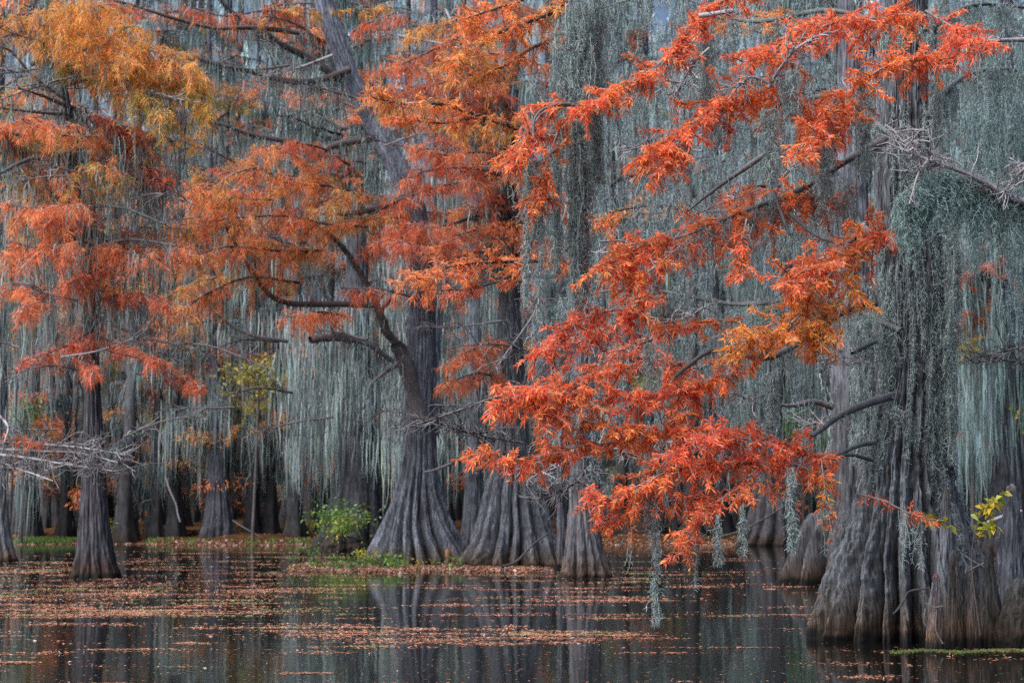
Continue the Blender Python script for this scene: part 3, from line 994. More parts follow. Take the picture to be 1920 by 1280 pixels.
knee('short dark mossy cypress knee left of the tallest one', [(1832, 1884, 1203), (1840, 1872, 1120), (1845, 1862, 1060), (1848, 1858, 1026)], 1209, 26, tip=None)
knee('low broad cypress knee in the bottom right corner, mossy and dark', [(1868, 1950, 1208), (1878, 1945, 1150), (1890, 1935, 1110), (1900, 1925, 1080)], 1213, 27, tip=None)

# small roots and twigs around the base
t = thing('fallen_twig', 'curled thin twig caught on the red-tipped cypress knee', 'twig', shore(1745, 1204))
a = Acc()
for pts in ([(1735, 1130), (1750, 1138), (1768, 1136)], [(1735, 1140), (1733, 1165), (1742, 1178)], [(1757, 1138), (1755, 1180), (1768, 1206)]):
    tube(a, px_path(pts, 20.55, 20.5, 14), 0.012, 5, PALE * 0.45)
a.build('stem', M_WOOD, t, smooth=True)
t = thing('fallen_twig', 'long brown twig leaning across the folds of the fluted trunk', 'twig', shore(1700, 1204))
a = Acc()
for pts in ([(1680, 1145), (1695, 1125), (1705, 1108), (1742, 1102)], [(1700, 1115), (1690, 1135), (1675, 1150)]):
    tube(a, px_path(pts, 20.6, 20.6, 14), 0.011, 5, DARKW)
a.build('stem', M_WOOD, t, smooth=True)
t = thing('fallen_twig', 'pale dead twig sticking out beside the right flank of the fluted trunk', 'twig', shore(1822, 1195))
a = Acc()
for pts in ([(1800, 1035), (1822, 1050), (1845, 1062)], [(1815, 1070), (1830, 1062), (1845, 1055)], [(1803, 1040), (1812, 1060), (1810, 1075)]):
    tube(a, px_path(pts, 20.8, 20.8, 14), 0.009, 5, PALE * 0.6)
a.build('stem', M_WOOD, t, smooth=True)

# ---------------------------------------------------------------- yellow-leaved sapling right
t = thing('sapling', 'thin sapling with yellow leaves beside the tallest cypress knee', 'sapling', shore(1838, 1195))
a = Acc(); al = Acc()
for pts in ([(1838, 1190), (1822, 1060), (1830, 990), (1850, 945), (1898, 915)], [(1828, 1000), (1800, 990), (1760, 975), (1735, 972)], [(1826, 1010), (1850, 990), (1862, 984)], [(1838, 970), (1850, 960), (1866, 938)]):
    S = px_path(pts, 20.2, 19.9, 16)
    tube(a, S, np.linspace(0.008, 0.003, 16), 5, DARKW * 1.5)
    n = 26
    P, T = sample_path(S, R.uniform(0.45, 1, n))
    D = norm(T * 0.6 + R.normal(0, 0.6, (n, 3)) + np.array([0, 0, -0.1]))
    blades(al, P, D, R.uniform(0.09, 0.16, n), R.uniform(0.05, 0.075, n), pal('yellow', n), droop=0.25)
s = a.build('stem', M_WOOD, t, smooth=True)
al.build('leaves', M_GREEN, t)
t = thing('sapling', 'bare thin sapling with a few yellow leaves at the right edge above the tallest knee', 'sapling', shore(1935, 1150))
a = Acc(); al = Acc()
for pts in ([(1940, 1150), (1925, 900), (1912, 800), (1905, 755)],):
    S = px_path(pts, 23.5, 23.5, 16)
    tube(a, S, np.linspace(0.010, 0.004, 16), 5, DARKW * 1.5)
    n = 14
    P, T = sample_path(S, R.uniform(0.6, 1, n)); P = P + R.normal(0, 0.06, P.shape)
    blades(al, P, norm(R.normal(0, 1, (n, 3))), R.uniform(0.06, 0.11, n), R.uniform(0.04, 0.06, n), pal('yellow', n), droop=0.25)
a.build('stem', M_WOOD, t, smooth=True); al.build('leaves', M_GREEN, t)

# ================================================================== MIDDLE TREES
def tree(label, base_px, prof, K=12, amp=0.3, hfl=1.6, seed=1, nth=150, nz=170, tint=(1, 1, 1), mat=None, Y=None, relief=0.028, persist=0.12, gloom=False, sharp=0.7, pale_top=1.0):
    b_ = shore(*base_px)
    if Y is not None:
        p_ = at(base_px[0], base_px[1], Y)
        b_ = np.array([p_[0], Y, float(bank_z(p_[0], Y)) if Y > 90 else 0.0])
    t = thing('cypress_tree', label, 'tree', b_)
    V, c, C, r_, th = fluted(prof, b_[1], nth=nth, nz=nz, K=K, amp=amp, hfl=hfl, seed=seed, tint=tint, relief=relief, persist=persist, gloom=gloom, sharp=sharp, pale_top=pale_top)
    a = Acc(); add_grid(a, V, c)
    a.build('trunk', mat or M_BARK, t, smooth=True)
    return t, V, b_[1]


# B: trunk close behind the near tree with knuckled roots
B, VB, YB = tree('grey cypress with knuckled roots, partly hidden behind the left side of the huge trunk', (1570, 1092),
                 [(1486, 1700, 1092), (1492, 1690, 1060), (1500, 1680, 1025), (1512, 1672, 995), (1540, 1660, 972), (1552, 1650, 940), (1556, 1646, 860), (1558, 1640, 760), (1560, 1634, 660), (1562, 1630, 560), (1564, 1628, 440), (1568, 1624, 300), (1572, 1620, 100), (1576, 1616, -100)],
                 K=12, amp=0.70, hfl=1.2, seed=31, sharp=1.0, pale_top=2.4, tint=(0.46, 0.44, 0.44), relief=0.05)
limb(B, [(1560, 762), (1525, 752), (1490, 758), (1460, 758)], YB - 0.6, YB - 1.4, 7, 3, moss=0.1, mossL=0.4)
a = Acc()
for k in range(12):
    x = R.uniform(1545, 1660); y0 = R.uniform(420, 760); ln = R.uniform(80, 220)
    moss_column(a, x, y0, x, y0 + ln, R.uniform(8, 18), 4, YB - R.uniform(0.7, 1.6), 16, hl=0.10, w=0.014, step=0.045)
a.build('moss', M_MOSS, B)['kind'] = 'stuff'

# C: fluted cypress in the middle with leaning top
C_, VC, YC = tree('fluted cypress with a wide ribbed skirt, a broken stub and a top leaning left', (788, 1060),
                  [(690, 884, 1060), (704, 868, 1030), (718, 848, 990), (736, 832, 940), (750, 822, 890), (757, 816, 840), (759, 813, 780), (760, 815, 720), (764, 816, 650), (766, 814, 560), (765, 810, 480), (758, 800, 410), (742, 786, 350), (712, 752, 290), (682, 716, 230), (656, 690, 180), (630, 664, 120), (606, 644, 60), (590, 626, 0), (580, 612, -60)],
                  K=17, amp=0.40, hfl=2.8, seed=41, nth=300, nz=260, tint=(0.86, 0.90, 0.95), relief=0.04, pale_top=1.35)  # upper trunk colour lightened to offset shade from the foliage
limb(C_, [(792, 800), (775, 730), (762, 690), (750, 660), (743, 645)], YC - 0.2, YC - 0.7, 21, 12, col=np.array([0.19, 0.175, 0.18]), moss=0.1, curly=False, name='broken_stub')
limb(C_, [(722, 615), (705, 570), (680, 520), (655, 480), (630, 450), (608, 428)], YC - 0.5, YC - 1.6, 9, 3, moss=0.6, mossL=0.8, curly=False)
limb(C_, [(765, 660), (740, 640), (718, 615)], YC + 0.1, YC - 0.5, 9, 8.5, moss=0.2, curly=False)
limb(C_, [(745, 682), (720, 665), (690, 643), (650, 633), (610, 632), (582, 636)], YC - 0.8, YC - 2, 5, 8, col=PALE * 0.6, moss=0.6, mossL=1.2, curly=False, name='dead_branch')
limb(C_, [(745, 682), (715, 703), (695, 722), (688, 748)], YC - 0.9, YC - 1.4, 5, 2, col=PALE * 0.8, name='dead_branch')
limb(C_, [(712, 590), (730, 560), (755, 545)], YC - 0.4, YC - 1, 5, 3, col=PALE * 0.6)
limb(C_, [(700, 572), (640, 570), (590, 570), (545, 568), (510, 555), (480, 520), (455, 480), (425, 425)], YC - 0.6, YC - 3, 6.5, 3, moss=0.25, mossL=0.8, curly=False)
limb(C_, [(655, 130), (600, 150), (540, 152), (470, 135), (420, 125), (370, 110)], YC - 0.5, YC - 3, 7, 4, moss=1.2, mossL=1.3, curly=False)
limb(C_, [(640, 150), (580, 110), (530, 85), (480, 50), (430, 20), (400, -20)], YC - 0.5, YC - 3, 7.5, 3.5, moss=1.0, mossL=1.0, curly=False)
limb(C_, [(560, 62), (480, 52), (400, 52), (330, 35), (250, 10), (190, -5)], YC - 2, YC - 5, 5, 2, moss=0.1, curly=False)
limb(C_, [(770, 360), (720, 385), (660, 400), (590, 400)], YC - 0.6, YC - 2, 8, 3, moss=0.5, curly=False)
limb(C_, [(600, 290), (560, 270), (480, 255), (420, 235), (395, 230)], YC, YC - 2.5, 6, 3, moss=1.2, mossL=1.3, curly=False)
limb(C_, [(700, 260), (640, 270), (590, 290)], YC, YC - 0.5, 6.5, 6, moss=1.2, mossL=1.3, curly=False)
limb(C_, [(540, 640), (470, 628), (420, 600), (400, 580)], YC - 1, YC - 2, 4, 2, col=PALE * 0.7, moss=0.1, curly=False, name='dead_branch')
limb(C_, [(880, 840), (850, 865), (820, 878), (795, 884)], YC - 2, YC - 1.4, 4, 2, col=PALE * 0.5, name='dead_branch')
BC = [
    ([(700, 372), (630, 350), (545, 345), (480, 315), (410, 340), (350, 372)], 44, 26),
    ([(600, 345), (560, 300), (520, 280), (490, 275)], 30, 10),
    ([(690, 425), (610, 420), (540, 405), (450, 408), (350, 420), (250, 442)], 40, 22),
    ([(600, 470), (520, 470), (430, 462), (370, 478), (300, 500)], 34, 22),
    ([(560, 530), (470, 520), (400, 545), (350, 575), (298, 605)], 28, 14),
    ([(650, 592), (600, 585), (560, 595), (530, 590)], 22, 8),
    ([(655, 310), (610, 280), (560, 268), (540, 270)], 18, 6),
    ([(700, 400), (760, 370), (830, 350), (890, 340)], 22, 6),
    ([(700, 440), (770, 420), (830, 430)], 22, 6),
    ([(680, 470), (730, 450), (790, 465)], 22, 6),
    ([(460, 350), (410, 390), (360, 440), (330, 470)], 36, 10),
    ([(640, 540), (690, 545), (740, 555)], 16, 4),
    ([(660, 60), (700, 40), (760, 30)], 14, 8),
    ([(560, 30), (500, 20), (420, 30), (350, 10)], 16, 8),
]
for i_, (pts, half, wd) in enumerate(BC):
    bough(C_, pts, YC - 1.5, YC - 5 + R.uniform(-1, 1), half, 'mid' if i_ < 6 or i_ in (10,) else 'rust', 'ochre' if i_ < 5 else None, dens=0.62, wood=3, moss=0.10, wild=1.2, mossL=0.9, droop=0.42, bl=0.14, bw=0.011, curly=False, flat=0.9)
a = Acc()
for k in range(84):
    yy = R.uniform(20, 640)
    # hang from around the leaning trunk and its limbs
    xt = np.interp(yy, [0, 120, 230, 350, 480, 640], [608, 648, 700, 765, 788, 780])
    x = xt + R.normal(-50, 60)
    moss_column(a, x, yy, x, yy + R.uniform(60, 190), R.uniform(6, 16), 3, YC + R.uniform(0.5, 2.2), 14, curly=False, m=6, sw=0.03)
for k in range(60):
    x = R.uniform(560, 760); yy = R.uniform(640, 720)
    moss_column(a, x, yy, x, yy + R.uniform(60, 150), R.uniform(6, 16), 3, YC - R.uniform(0.6, 2.2), 14, curly=False, m=6, sw=0.03)
a.build('moss', M_MOSS, C_)['kind'] = 'stuff'

# E: fluted cypress right of C
E, VE, YE = tree('broad fluted cypress just right of the mid-left one, its trunk rising behind orange boughs', (958, 1062),
                 [(868, 1052, 1062), (882, 1042, 1030), (896, 1030, 990), (908, 1018, 940), (918, 1004, 890), (925, 994, 830), (930, 986, 760), (934, 980, 680), (936, 976, 580), (938, 974, 460), (940, 972, 330), (944, 970, 180), (948, 968, 20), (950, 966, -100)],
                 K=16, amp=0.44, hfl=2.8, seed=51, nth=280, nz=220, tint=(0.80, 0.82, 0.84), relief=0.04)
limb(E, [(940, 400), (880, 410), (830, 425), (770, 430)], YE, YE - 2, 6, 2, moss=0.2, curly=False)
limb(E, [(960, 240), (1000, 210), (1040, 205)], YE, YE - 2, 8, 3, moss=0.5, curly=False)
for (pts, half) in [([(940, 330), (880, 315), (800, 320), (760, 340)], 22), ([(940, 150), (880, 140), (800, 165), (730, 170)], 20), ([(950, 290), (900, 285), (830, 290), (760, 270)], 26), ([(980, 360), (1040, 380), (1090, 370)], 26),
                    ([(940, 640), (900, 650), (850, 680)], 24), ([(950, 720), (900, 700), (830, 720)], 20), ([(930, 60), (860, 70), (780, 110), (700, 140)], 20), ([(930, 420), (860, 440), (800, 460)], 24)]:
    bough(E, pts, YE - 1, YE - 4, half, 'mid', 'rust', dens=0.8, wood=3, moss=0.12, wild=1.2, mossL=0.9, droop=0.3, bl=0.14, bw=0.011, curly=False)
a = Acc()
for k in range(90):
    x = R.uniform(850, 1150); yy = R.uniform(-20, 620)
    moss_column(a, x, yy, x, yy + R.uniform(80, 220), R.uniform(6, 16), 3, YE + R.uniform(-3.0, 1.6), 14, curly=False, m=6, sw=0.03)
a.build('moss', M_MOSS, E)['kind'] = 'stuff'

# F: slim tree in the water + its neighbours
F_, VF, YF = tree('slim cypress standing in open water right of the two broad fluted ones', (1097, 1083),
                  [(1052, 1142, 1083), (1058, 1134, 1060), (1062, 1124, 1020), (1066, 1114, 970), (1068, 1108, 910), (1070, 1106, 840), (1071, 1104, 740), (1072, 1102, 600), (1074, 1100, 440), (1076, 1098, 250), (1078, 1096, 60), (1080, 1094, -80)],
                  K=11, amp=0.36, hfl=1.3, seed=61, tint=(0.85, 0.8, 0.8))
limb(F_, [(1075, 760), (1150, 770), (1230, 740), (1300, 750)], YF, YF - 2, 4, 2, moss=0.5, curly=False)
limb(F_, [(1095, 640), (1170, 620), (1260, 640), (1340, 600)], YF, YF - 1, 5, 2, moss=0.9, curly=False)
limb(F_, [(1095, 380), (1180, 330), (1270, 340), (1360, 300)], YF, YF + 1, 6, 2, moss=1.0, mossL=1.2, curly=False)
limb(F_, [(1090, 150), (1180, 110), (1290, 120)], YF, YF + 1, 6, 2, moss=1.0, mossL=1.2, curly=False)
F2, _, YF2 = tree('thin dark cypress pole close behind the slim one in open water', (1118, 1062), [(1098, 1134, 1062), (1104, 1130, 1020), (1108, 1126, 960), (1110, 1125, 880), (1110, 1124, 700), (1111, 1122, 400), (1112, 1121, 0), (1113, 1119, -80)], K=8, amp=0.15, hfl=0.8, seed=62, nth=80, nz=110, tint=(0.6, 0.58, 0.6))
F3, _, YF3 = tree('very thin straight pale cypress pole between the broad fluted trunk and the slim one', (1052, 1064), [(1042, 1062, 1064), (1044, 1059, 1020), (1045, 1056, 940), (1045, 1055, 800), (1046, 1054, 500), (1046, 1053, 100), (1047, 1052, -60)], K=6, amp=0.12, hfl=0.6, seed=63, nth=60, nz=100, tint=(0.95, 0.95, 1.0))

# G: dark tree standing in the water at the left
G, VG, YG = tree('dark cypress standing alone in the water at the left with a rusty mossy foot', (180, 1082),
                 [(138, 222, 1082), (144, 214, 1050), (149, 207, 1000), (153, 200, 940), (156, 195, 870), (158, 190, 780), (158, 186, 690), (155, 180, 600), (150, 173, 510), (144, 163, 420), (134, 150, 340), (126, 140, 260), (118, 130, 190), (112, 123, 140), (106, 114, 60), (100, 107, -40)],
                 K=10, amp=0.22, hfl=1.3, seed=71, tint=(0.52, 0.48, 0.50))
for (pts, r0, r1) in [([(128, 190), (90, 165), (55, 135), (20, 95), (-20, 85)], 4, 2), ([(126, 200), (80, 180), (35, 165)], 4, 2), ([(130, 215), (70, 210), (0, 202)], 4, 2), ([(140, 245), (160, 225), (160, 205)], 2.5, 1.5),
                      ([(146, 320), (100, 310), (60, 298), (0, 325)], 5, 3), ([(150, 385), (230, 390), (310, 420)], 4, 2), ([(160, 470), (240, 450), (330, 460)], 4, 2), ([(122, 160), (170, 150), (230, 165), (330, 190)], 4, 2),
                      ([(60, 120), (120, 95), (180, 80)], 5, 3)]:
    limb(G, pts, YG - 0.2, YG - 2, r0, r1, col=PALE * 0.55, moss=0.35, mossL=0.7, curly=False, twigs=5, twiglen=0.7)
BG = [
    ([(-30, 40), (60, 25), (140, 20), (190, 10)], 46, 'ochre', 'gold'), ([(20, 60), (110, 60), (190, 70), (240, 110)], 46, 'gold', 'ochre'),
    ([(150, 50), (220, 75), (300, 100), (370, 130)], 38, 'gold', 'ochre'), ([(180, 110), (250, 130), (320, 150), (390, 200)], 36, 'gold', 'olive'),
    ([(170, 30), (230, 50), (250, 90)], 34, 'gold', None), ([(100, 120), (180, 130), (260, 170), (300, 210)], 34, 'ochre', 'olive'),
    ([(340, 110), (370, 150), (385, 230)], 24, 'gold', 'olive'), ([(-20, 250), (60, 230), (120, 240)], 32, 'mid', None),
    ([(20, 320), (90, 330), (170, 330), (220, 310)], 34, 'mid', 'olive'), ([(-10, 380), (60, 390), (150, 385)], 34, 'mid', None),
    ([(10, 450), (80, 465), (130, 460)], 34, 'mid', 'rust'), ([(160, 450), (220, 470), (280, 480)], 32, 'mid', 'rust'), ([(80, 530), (60, 560), (40, 580)], 24, 'mid', 'rust'),
    ([(190, 500), (150, 520), (110, 540)], 24, 'rust', None), ([(185, 610), (140, 640), (95, 660), (40, 680)], 14, 'red', 'rust'), ([(150, 640), (165, 680), (175, 700)], 12, 'red', None),
    ([(170, 625), (240, 650), (300, 675)], 15, 'rust', 'red'), ([(190, 560), (260, 550), (320, 570)], 16, 'rust', None), ([(300, 690), (340, 710), (380, 725)], 13, 'rust', None),
]
for (pts, half, p1, p2) in BG:
    bough(G, pts, YG - 0.5, YG - 3.5, half, p1, p2, dens=(0.8 if p1 in ('gold', 'ochre') else 0.55) if half > 20 else 0.8, wood=2.5, moss=0.16, mossL=0.9, droop=0.38, bl=0.14, bw=0.011, wild=1.25, curly=False, flat=0.9)
limb(G, [(210, 610), (300, 640), (400, 650), (500, 690)], YG - 0.5, YG - 2, 3, 1.5, col=PALE * 0.6, twigs=12, twiglen=0.7)

for k in range(70):
    x = R.uniform(-20, 1000); y = R.uniform(10, 600) if x < 400 else R.uniform(0, 480)
    if 390 < x < 760 and 40 < y < 300:
        continue
    tt, Yt, xc = (G, YG, 140) if x < 320 else ((C_, YC, np.interp(y, [0, 230, 400, 640], [608, 700, 780, 780])) if x < 800 else (E, YE, 955))
    s_ = 1 if x > xc else -1
    ln = R.uniform(70, 150); dy = R.uniform(-15, 40)
    bough(tt, [(x - s_ * ln * 0.5, y - dy * 0.4), (x, y), (x + s_ * ln * 0.5, y + dy)], Yt + R.uniform(-3, 2), Yt + R.uniform(-4, 2), R.uniform(12, 22),
          str(R.choice(['mid', 'rust', 'ochre', 'mid', 'gold'])), 'ochre' if R.random() < 0.3 else None, dens=0.65, wood=1.6, wild=1.3,
          moss=0.12, mossL=0.8, droop=0.35, bl=0.14, bw=0.011, curly=False, flat=0.8)

for k in range(44):
    x = R.uniform(-10, 960); y = R.uniform(40, 820)
    tt, Yt, xc = (G, YG, 150) if x < 330 else ((C_, YC, 770) if x < 850 else (E, YE, 955))
    s_ = 1 if x > xc else -1
    ln = R.uniform(60, 170); dy = R.uniform(-40, 45)
    limb(tt, [(x - s_ * ln * 0.5, y - dy * 0.5), (x, y - R.uniform(-10, 16)), (x + s_ * ln * 0.5, y + dy * 0.5)], Yt - R.uniform(0, 3), Yt - R.uniform(1, 5), R.uniform(1.6, 3.2), 0.9,
         col=PALE * R.uniform(0.4, 1.0), twigs=10, twiglen=0.75, name='dead_branch', twigcol=PALE * R.uniform(0.5, 1.1), moss=0.1, mossL=0.6, curly=False)

# H: left-edge trunk with pale bare twigs
H, VH, YH = tree('grey cypress cut off by the left edge of the photo', (6, 1053), [(-28, 32, 1053), (-24, 24, 1025), (-18, 17, 980), (-15, 14, 900), (-14, 12, 700), (-13, 10, 400), (-12, 8, 100), (-11, 7, -80)], K=9, amp=0.2, hfl=0.9, seed=72, nth=80, nz=120)
for (pts, tn) in [([(-20, 830), (60, 832), (140, 838), (235, 852)], 40), ([(-20, 850), (50, 858), (120, 870), (210, 882)], 46), ([(-20, 840), (70, 845), (150, 850), (225, 868)], 40), ([(-20, 875), (40, 880), (100, 900)], 20), ([(0, 780), (15, 800), (8, 830)], 4)]:
    limb(H, pts, 40, 38, 3, 1.2, col=PALE * 1.1, twigs=tn, twiglen=0.7, name='dead_branch', twigcol=PALE * 0.85)
bough(H, [(-20, 822), (40, 826), (80, 834)], 40, 38.5, 8, 'rust', None, dens=0.4, wood=2, bl=0.16, bw=0.02)

# I: broad dark tree behind C
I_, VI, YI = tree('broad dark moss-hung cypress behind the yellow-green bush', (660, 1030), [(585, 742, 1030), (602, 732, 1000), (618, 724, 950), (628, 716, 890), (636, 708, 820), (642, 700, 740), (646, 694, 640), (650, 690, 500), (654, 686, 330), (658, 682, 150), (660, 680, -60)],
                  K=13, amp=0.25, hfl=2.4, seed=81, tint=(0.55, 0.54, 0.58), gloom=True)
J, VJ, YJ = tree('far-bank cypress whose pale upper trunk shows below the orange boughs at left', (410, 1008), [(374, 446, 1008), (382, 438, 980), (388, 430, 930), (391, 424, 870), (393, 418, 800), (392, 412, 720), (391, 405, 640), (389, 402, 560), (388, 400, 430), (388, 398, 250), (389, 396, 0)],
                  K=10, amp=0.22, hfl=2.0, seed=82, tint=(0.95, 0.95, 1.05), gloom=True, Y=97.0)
K_, VKk, YK = tree('dark fluted cypress at the far bank, below the orange boughs left of the knuckled roots', (1445, 1022), [(1388, 1506, 1022), (1398, 1496, 990), (1408, 1486, 950), (1414, 1480, 900), (1420, 1474, 830), (1424, 1470, 700), (1428, 1466, 500), (1432, 1462, 250), (1436, 1458, -50)],
                   K=13, amp=0.42, hfl=2.6, seed=83, tint=(0.42, 0.38, 0.38), Y=90.5)
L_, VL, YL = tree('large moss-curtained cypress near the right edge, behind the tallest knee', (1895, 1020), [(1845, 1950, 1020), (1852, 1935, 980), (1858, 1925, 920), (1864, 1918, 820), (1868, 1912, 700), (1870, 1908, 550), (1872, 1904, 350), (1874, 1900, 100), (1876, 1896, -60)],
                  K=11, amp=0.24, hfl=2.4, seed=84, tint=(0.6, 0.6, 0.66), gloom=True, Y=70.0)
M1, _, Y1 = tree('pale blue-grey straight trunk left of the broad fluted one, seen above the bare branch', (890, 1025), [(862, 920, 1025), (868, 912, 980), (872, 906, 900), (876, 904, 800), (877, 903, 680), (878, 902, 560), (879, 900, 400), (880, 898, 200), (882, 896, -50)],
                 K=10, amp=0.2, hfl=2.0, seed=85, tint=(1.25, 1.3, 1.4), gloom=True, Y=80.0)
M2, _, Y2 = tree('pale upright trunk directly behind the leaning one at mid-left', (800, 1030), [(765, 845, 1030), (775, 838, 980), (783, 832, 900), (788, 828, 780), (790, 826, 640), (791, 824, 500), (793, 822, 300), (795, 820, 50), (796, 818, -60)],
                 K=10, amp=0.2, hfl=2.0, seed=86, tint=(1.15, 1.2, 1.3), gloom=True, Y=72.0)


def hung(t, x0, x1, y0, y1, Y, n, ln=(60, 200), tint=None, per=12, w=0.035, dY=1.5):
    a = Acc()
    for k in range(n):
        x = R.uniform(x0, x1); yy = R.uniform(y0, y1)
        l = R.uniform(*ln)
        pm = ppm(Y)
        P = np.repeat(at(x, yy, Y + R.uniform(-dY, dY))[None], per, axis=0)
        P = P + R.normal(0, 1, P.shape) * np.array([R.uniform(5, 16) * pm, 0.3, 8 * pm])
        moss_strands(a, P, R.uniform(0.3, 1.0, per) * l * pm, w, m=6, sw=0.035, tint=tint)
    a.build('moss', M_MOSS, t)['kind'] = 'stuff'


hung(I_, 540, 780, 560, 830, YI, 170, (60, 180), w=0.05)
hung(J, 300, 520, 380, 820, YJ, 150, (50, 150), w=0.06)
hung(K_, 1360, 1540, 480, 860, YK, 150, (60, 170), w=0.05, tint=np.array([0.75, 0.78, 0.78]))
hung(L_, 1780, 1990, 150, 830, YL, 330, (80, 220), w=0.045, tint=np.array([0.8, 0.9, 0.92]))
hung(M1, 840, 950, 400, 800, Y1, 40, (50, 160), w=0.045)
hung(M2, 720, 870, 300, 860, Y2, 90, (50, 160), w=0.045)
hung(H, -40, 60, 300, 900, YH, 60, (60, 220), w=0.03)
hung(G, 40, 330, 260, 640, YG, 160, (60, 200), w=0.022)
for (t, Y, pts, half, p1) in [(J, YJ, [(405, 690), (450, 710), (500, 715), (540, 700)], 22, 'olive'), (J, YJ, [(400, 720), (440, 750), (500, 765)], 16, 'olive'), (J, YJ, [(420, 800), (500, 800), (560, 780)], 14, 'ochre'),
                              (J, YJ, [(400, 600), (350, 610), (300, 630)], 16, 'ochre'), (L_, YL, [(1870, 620), (1830, 590), (1790, 600)], 24, 'rust'), (L_, YL, [(1868, 660), (1830, 650), (1790, 640)], 22, 'olive'),
                              (M1, Y1, [(890, 690), (930, 660), (980, 650), (1010, 660)], 22, 'ochre'), (L_, YL, [(1900, 520), (1860, 500), (1800, 520)], 26, 'rust')]:
    bough(t, pts, Y - 0.5, Y - 2, half, p1, None, dens=0.45, wood=2, bl=0.12, bw=0.014, wild=1.6, curly=False)


def crown(t, Y, box, nl, fol, pals, mossn=15, ln=(1.2, 3.2), xc=None, per=8, bs=(0.16, 0.34), tint=np.array([0.92, 1.0, 1.02])):
    """upper limbs with hanging moss and leaves, spread over a part of the tree's height (photo px box)"""
    x0, x1, y0, y1 = box
    for k in range(nl):
        aw, am, al = Acc(), Acc(), Acc()
        py = R.uniform(y0, y1); xm = (x0 + x1) / 2 if xc is None else xc
        q = at(xm, py, Y + R.uniform(-0.1, 0.1))
        ex = R.uniform(x0, x1)
        e = at(ex, py - R.uniform(-30, 50), Y + R.normal(0, 1.8))
        u = np.linspace(0, 1, 9)
        Q = q + (e - q) * u[:, None]
        d_ = np.linalg.norm(e - q)
        Q[:, 2] += np.sin(u * pi) * d_ * R.uniform(-0.02, 0.15)
        Q[1:] += np.cumsum(R.normal(0, 0.05, (8, 3)), axis=0)
        tube(aw, Q, np.linspace(0.06, 0.012, 9), 5, DARKW * R.uniform(0.7, 2.0))
        P, T = sample_path(Q, R.random(mossn))
        moss_bunch(am, P, 0.2 + 2.3 * R.random(mossn) ** 1.6, 0.11, per, 0.035, m=6, sw=0.04, tint=tint)
        # side twigs
        m_ = 14
        P, T = sample_path(Q, R.uniform(0.2, 1, m_))
        D = norm(T + R.normal(0, 0.7, (m_, 3)))
        uu = np.linspace(0, 1, 5)
        W_ = P[:, None] + D[:, None] * uu[None, :, None] * R.uniform(0.4, 1.3, (m_, 1, 1))
        W_ += np.cumsum(R.normal(0, 0.05, W_.shape), axis=1)
        tubes(aw, W_, np.linspace(0.014, 0.006, 5)[None] * np.ones((m_, 1)), np.where(R.random((m_, 1)) < 0.4, PALE * 0.9, DARKW * R.uniform(0.8, 2.0, (m_, 1))))
        if R.random() < fol:
            i_ = R.integers(0, m_, 420)
            x_ = R.random(420) * 3.99
            P2 = W_[i_, x_.astype(int)] + R.normal(0, 0.07, (420, 3))
            D2 = norm(R.normal(0, 1, (420, 3)) * np.array([1, 1, 0.5]) + D[i_] * 0.5 + np.array([0, 0, -0.3]))
            blades(al, P2, D2, R.uniform(*bs, 420), R.uniform(0.03, 0.055, 420), pal(pals[k % len(pals)], 420) * R.uniform(0.75, 1.1), droop=0.3)
        lo_ = aw.build('limb', M_WOOD, t, smooth=True)
        am.build('moss', M_MOSS, lo_)['kind'] = 'stuff'
        if al.n:
            al.build('foliage', M_LEAF, lo_)


crown(M2, Y2, (480, 900, -60, 420), 30, 0.3, ('rust', 'mid', 'ochre'))
crown(M1, Y1, (720, 1080, -60, 420), 34, 0.5, ('rust', 'mid', 'ochre'))
crown(I_, YI, (430, 880, -60, 420), 34, 0.3, ('rust', 'mid', 'rust'))
crown(J, YJ, (180, 620, -60, 460), 46, 0.6, ('rust', 'mid', 'ochre', 'olive'))
crown(C_, YC + 1.5, (430, 760, -60, 330), 18, 0.08, ('mid', 'rust'), xc=640)
crown(E, YE, (800, 1120, -60, 500), 26, 0.4, ('mid', 'rust'))
crown(G, YG, (-40, 330, -40, 480), 22, 0.5, ('mid', 'ochre', 'rust'), xc=125)
crown(H, YH, (-120, 180, -60, 620), 26, 0.5, ('mid', 'rust', 'ochre'), xc=0)
crown(F_, YF, (980, 1260, -60, 480), 22, 0.0, ('mid',))
crown(B, YB + 1.2, (1420, 1720, -60, 330), 24, 0.0, ('mid',))
crown(K_, YK, (1260, 1640, -60, 560), 50, 0.10, ('rust',))
crown(L_, YL, (1740, 2020, -60, 560), 46, 0.16, ('rust', 'mid'), tint=np.array([0.8, 0.9, 0.93]))
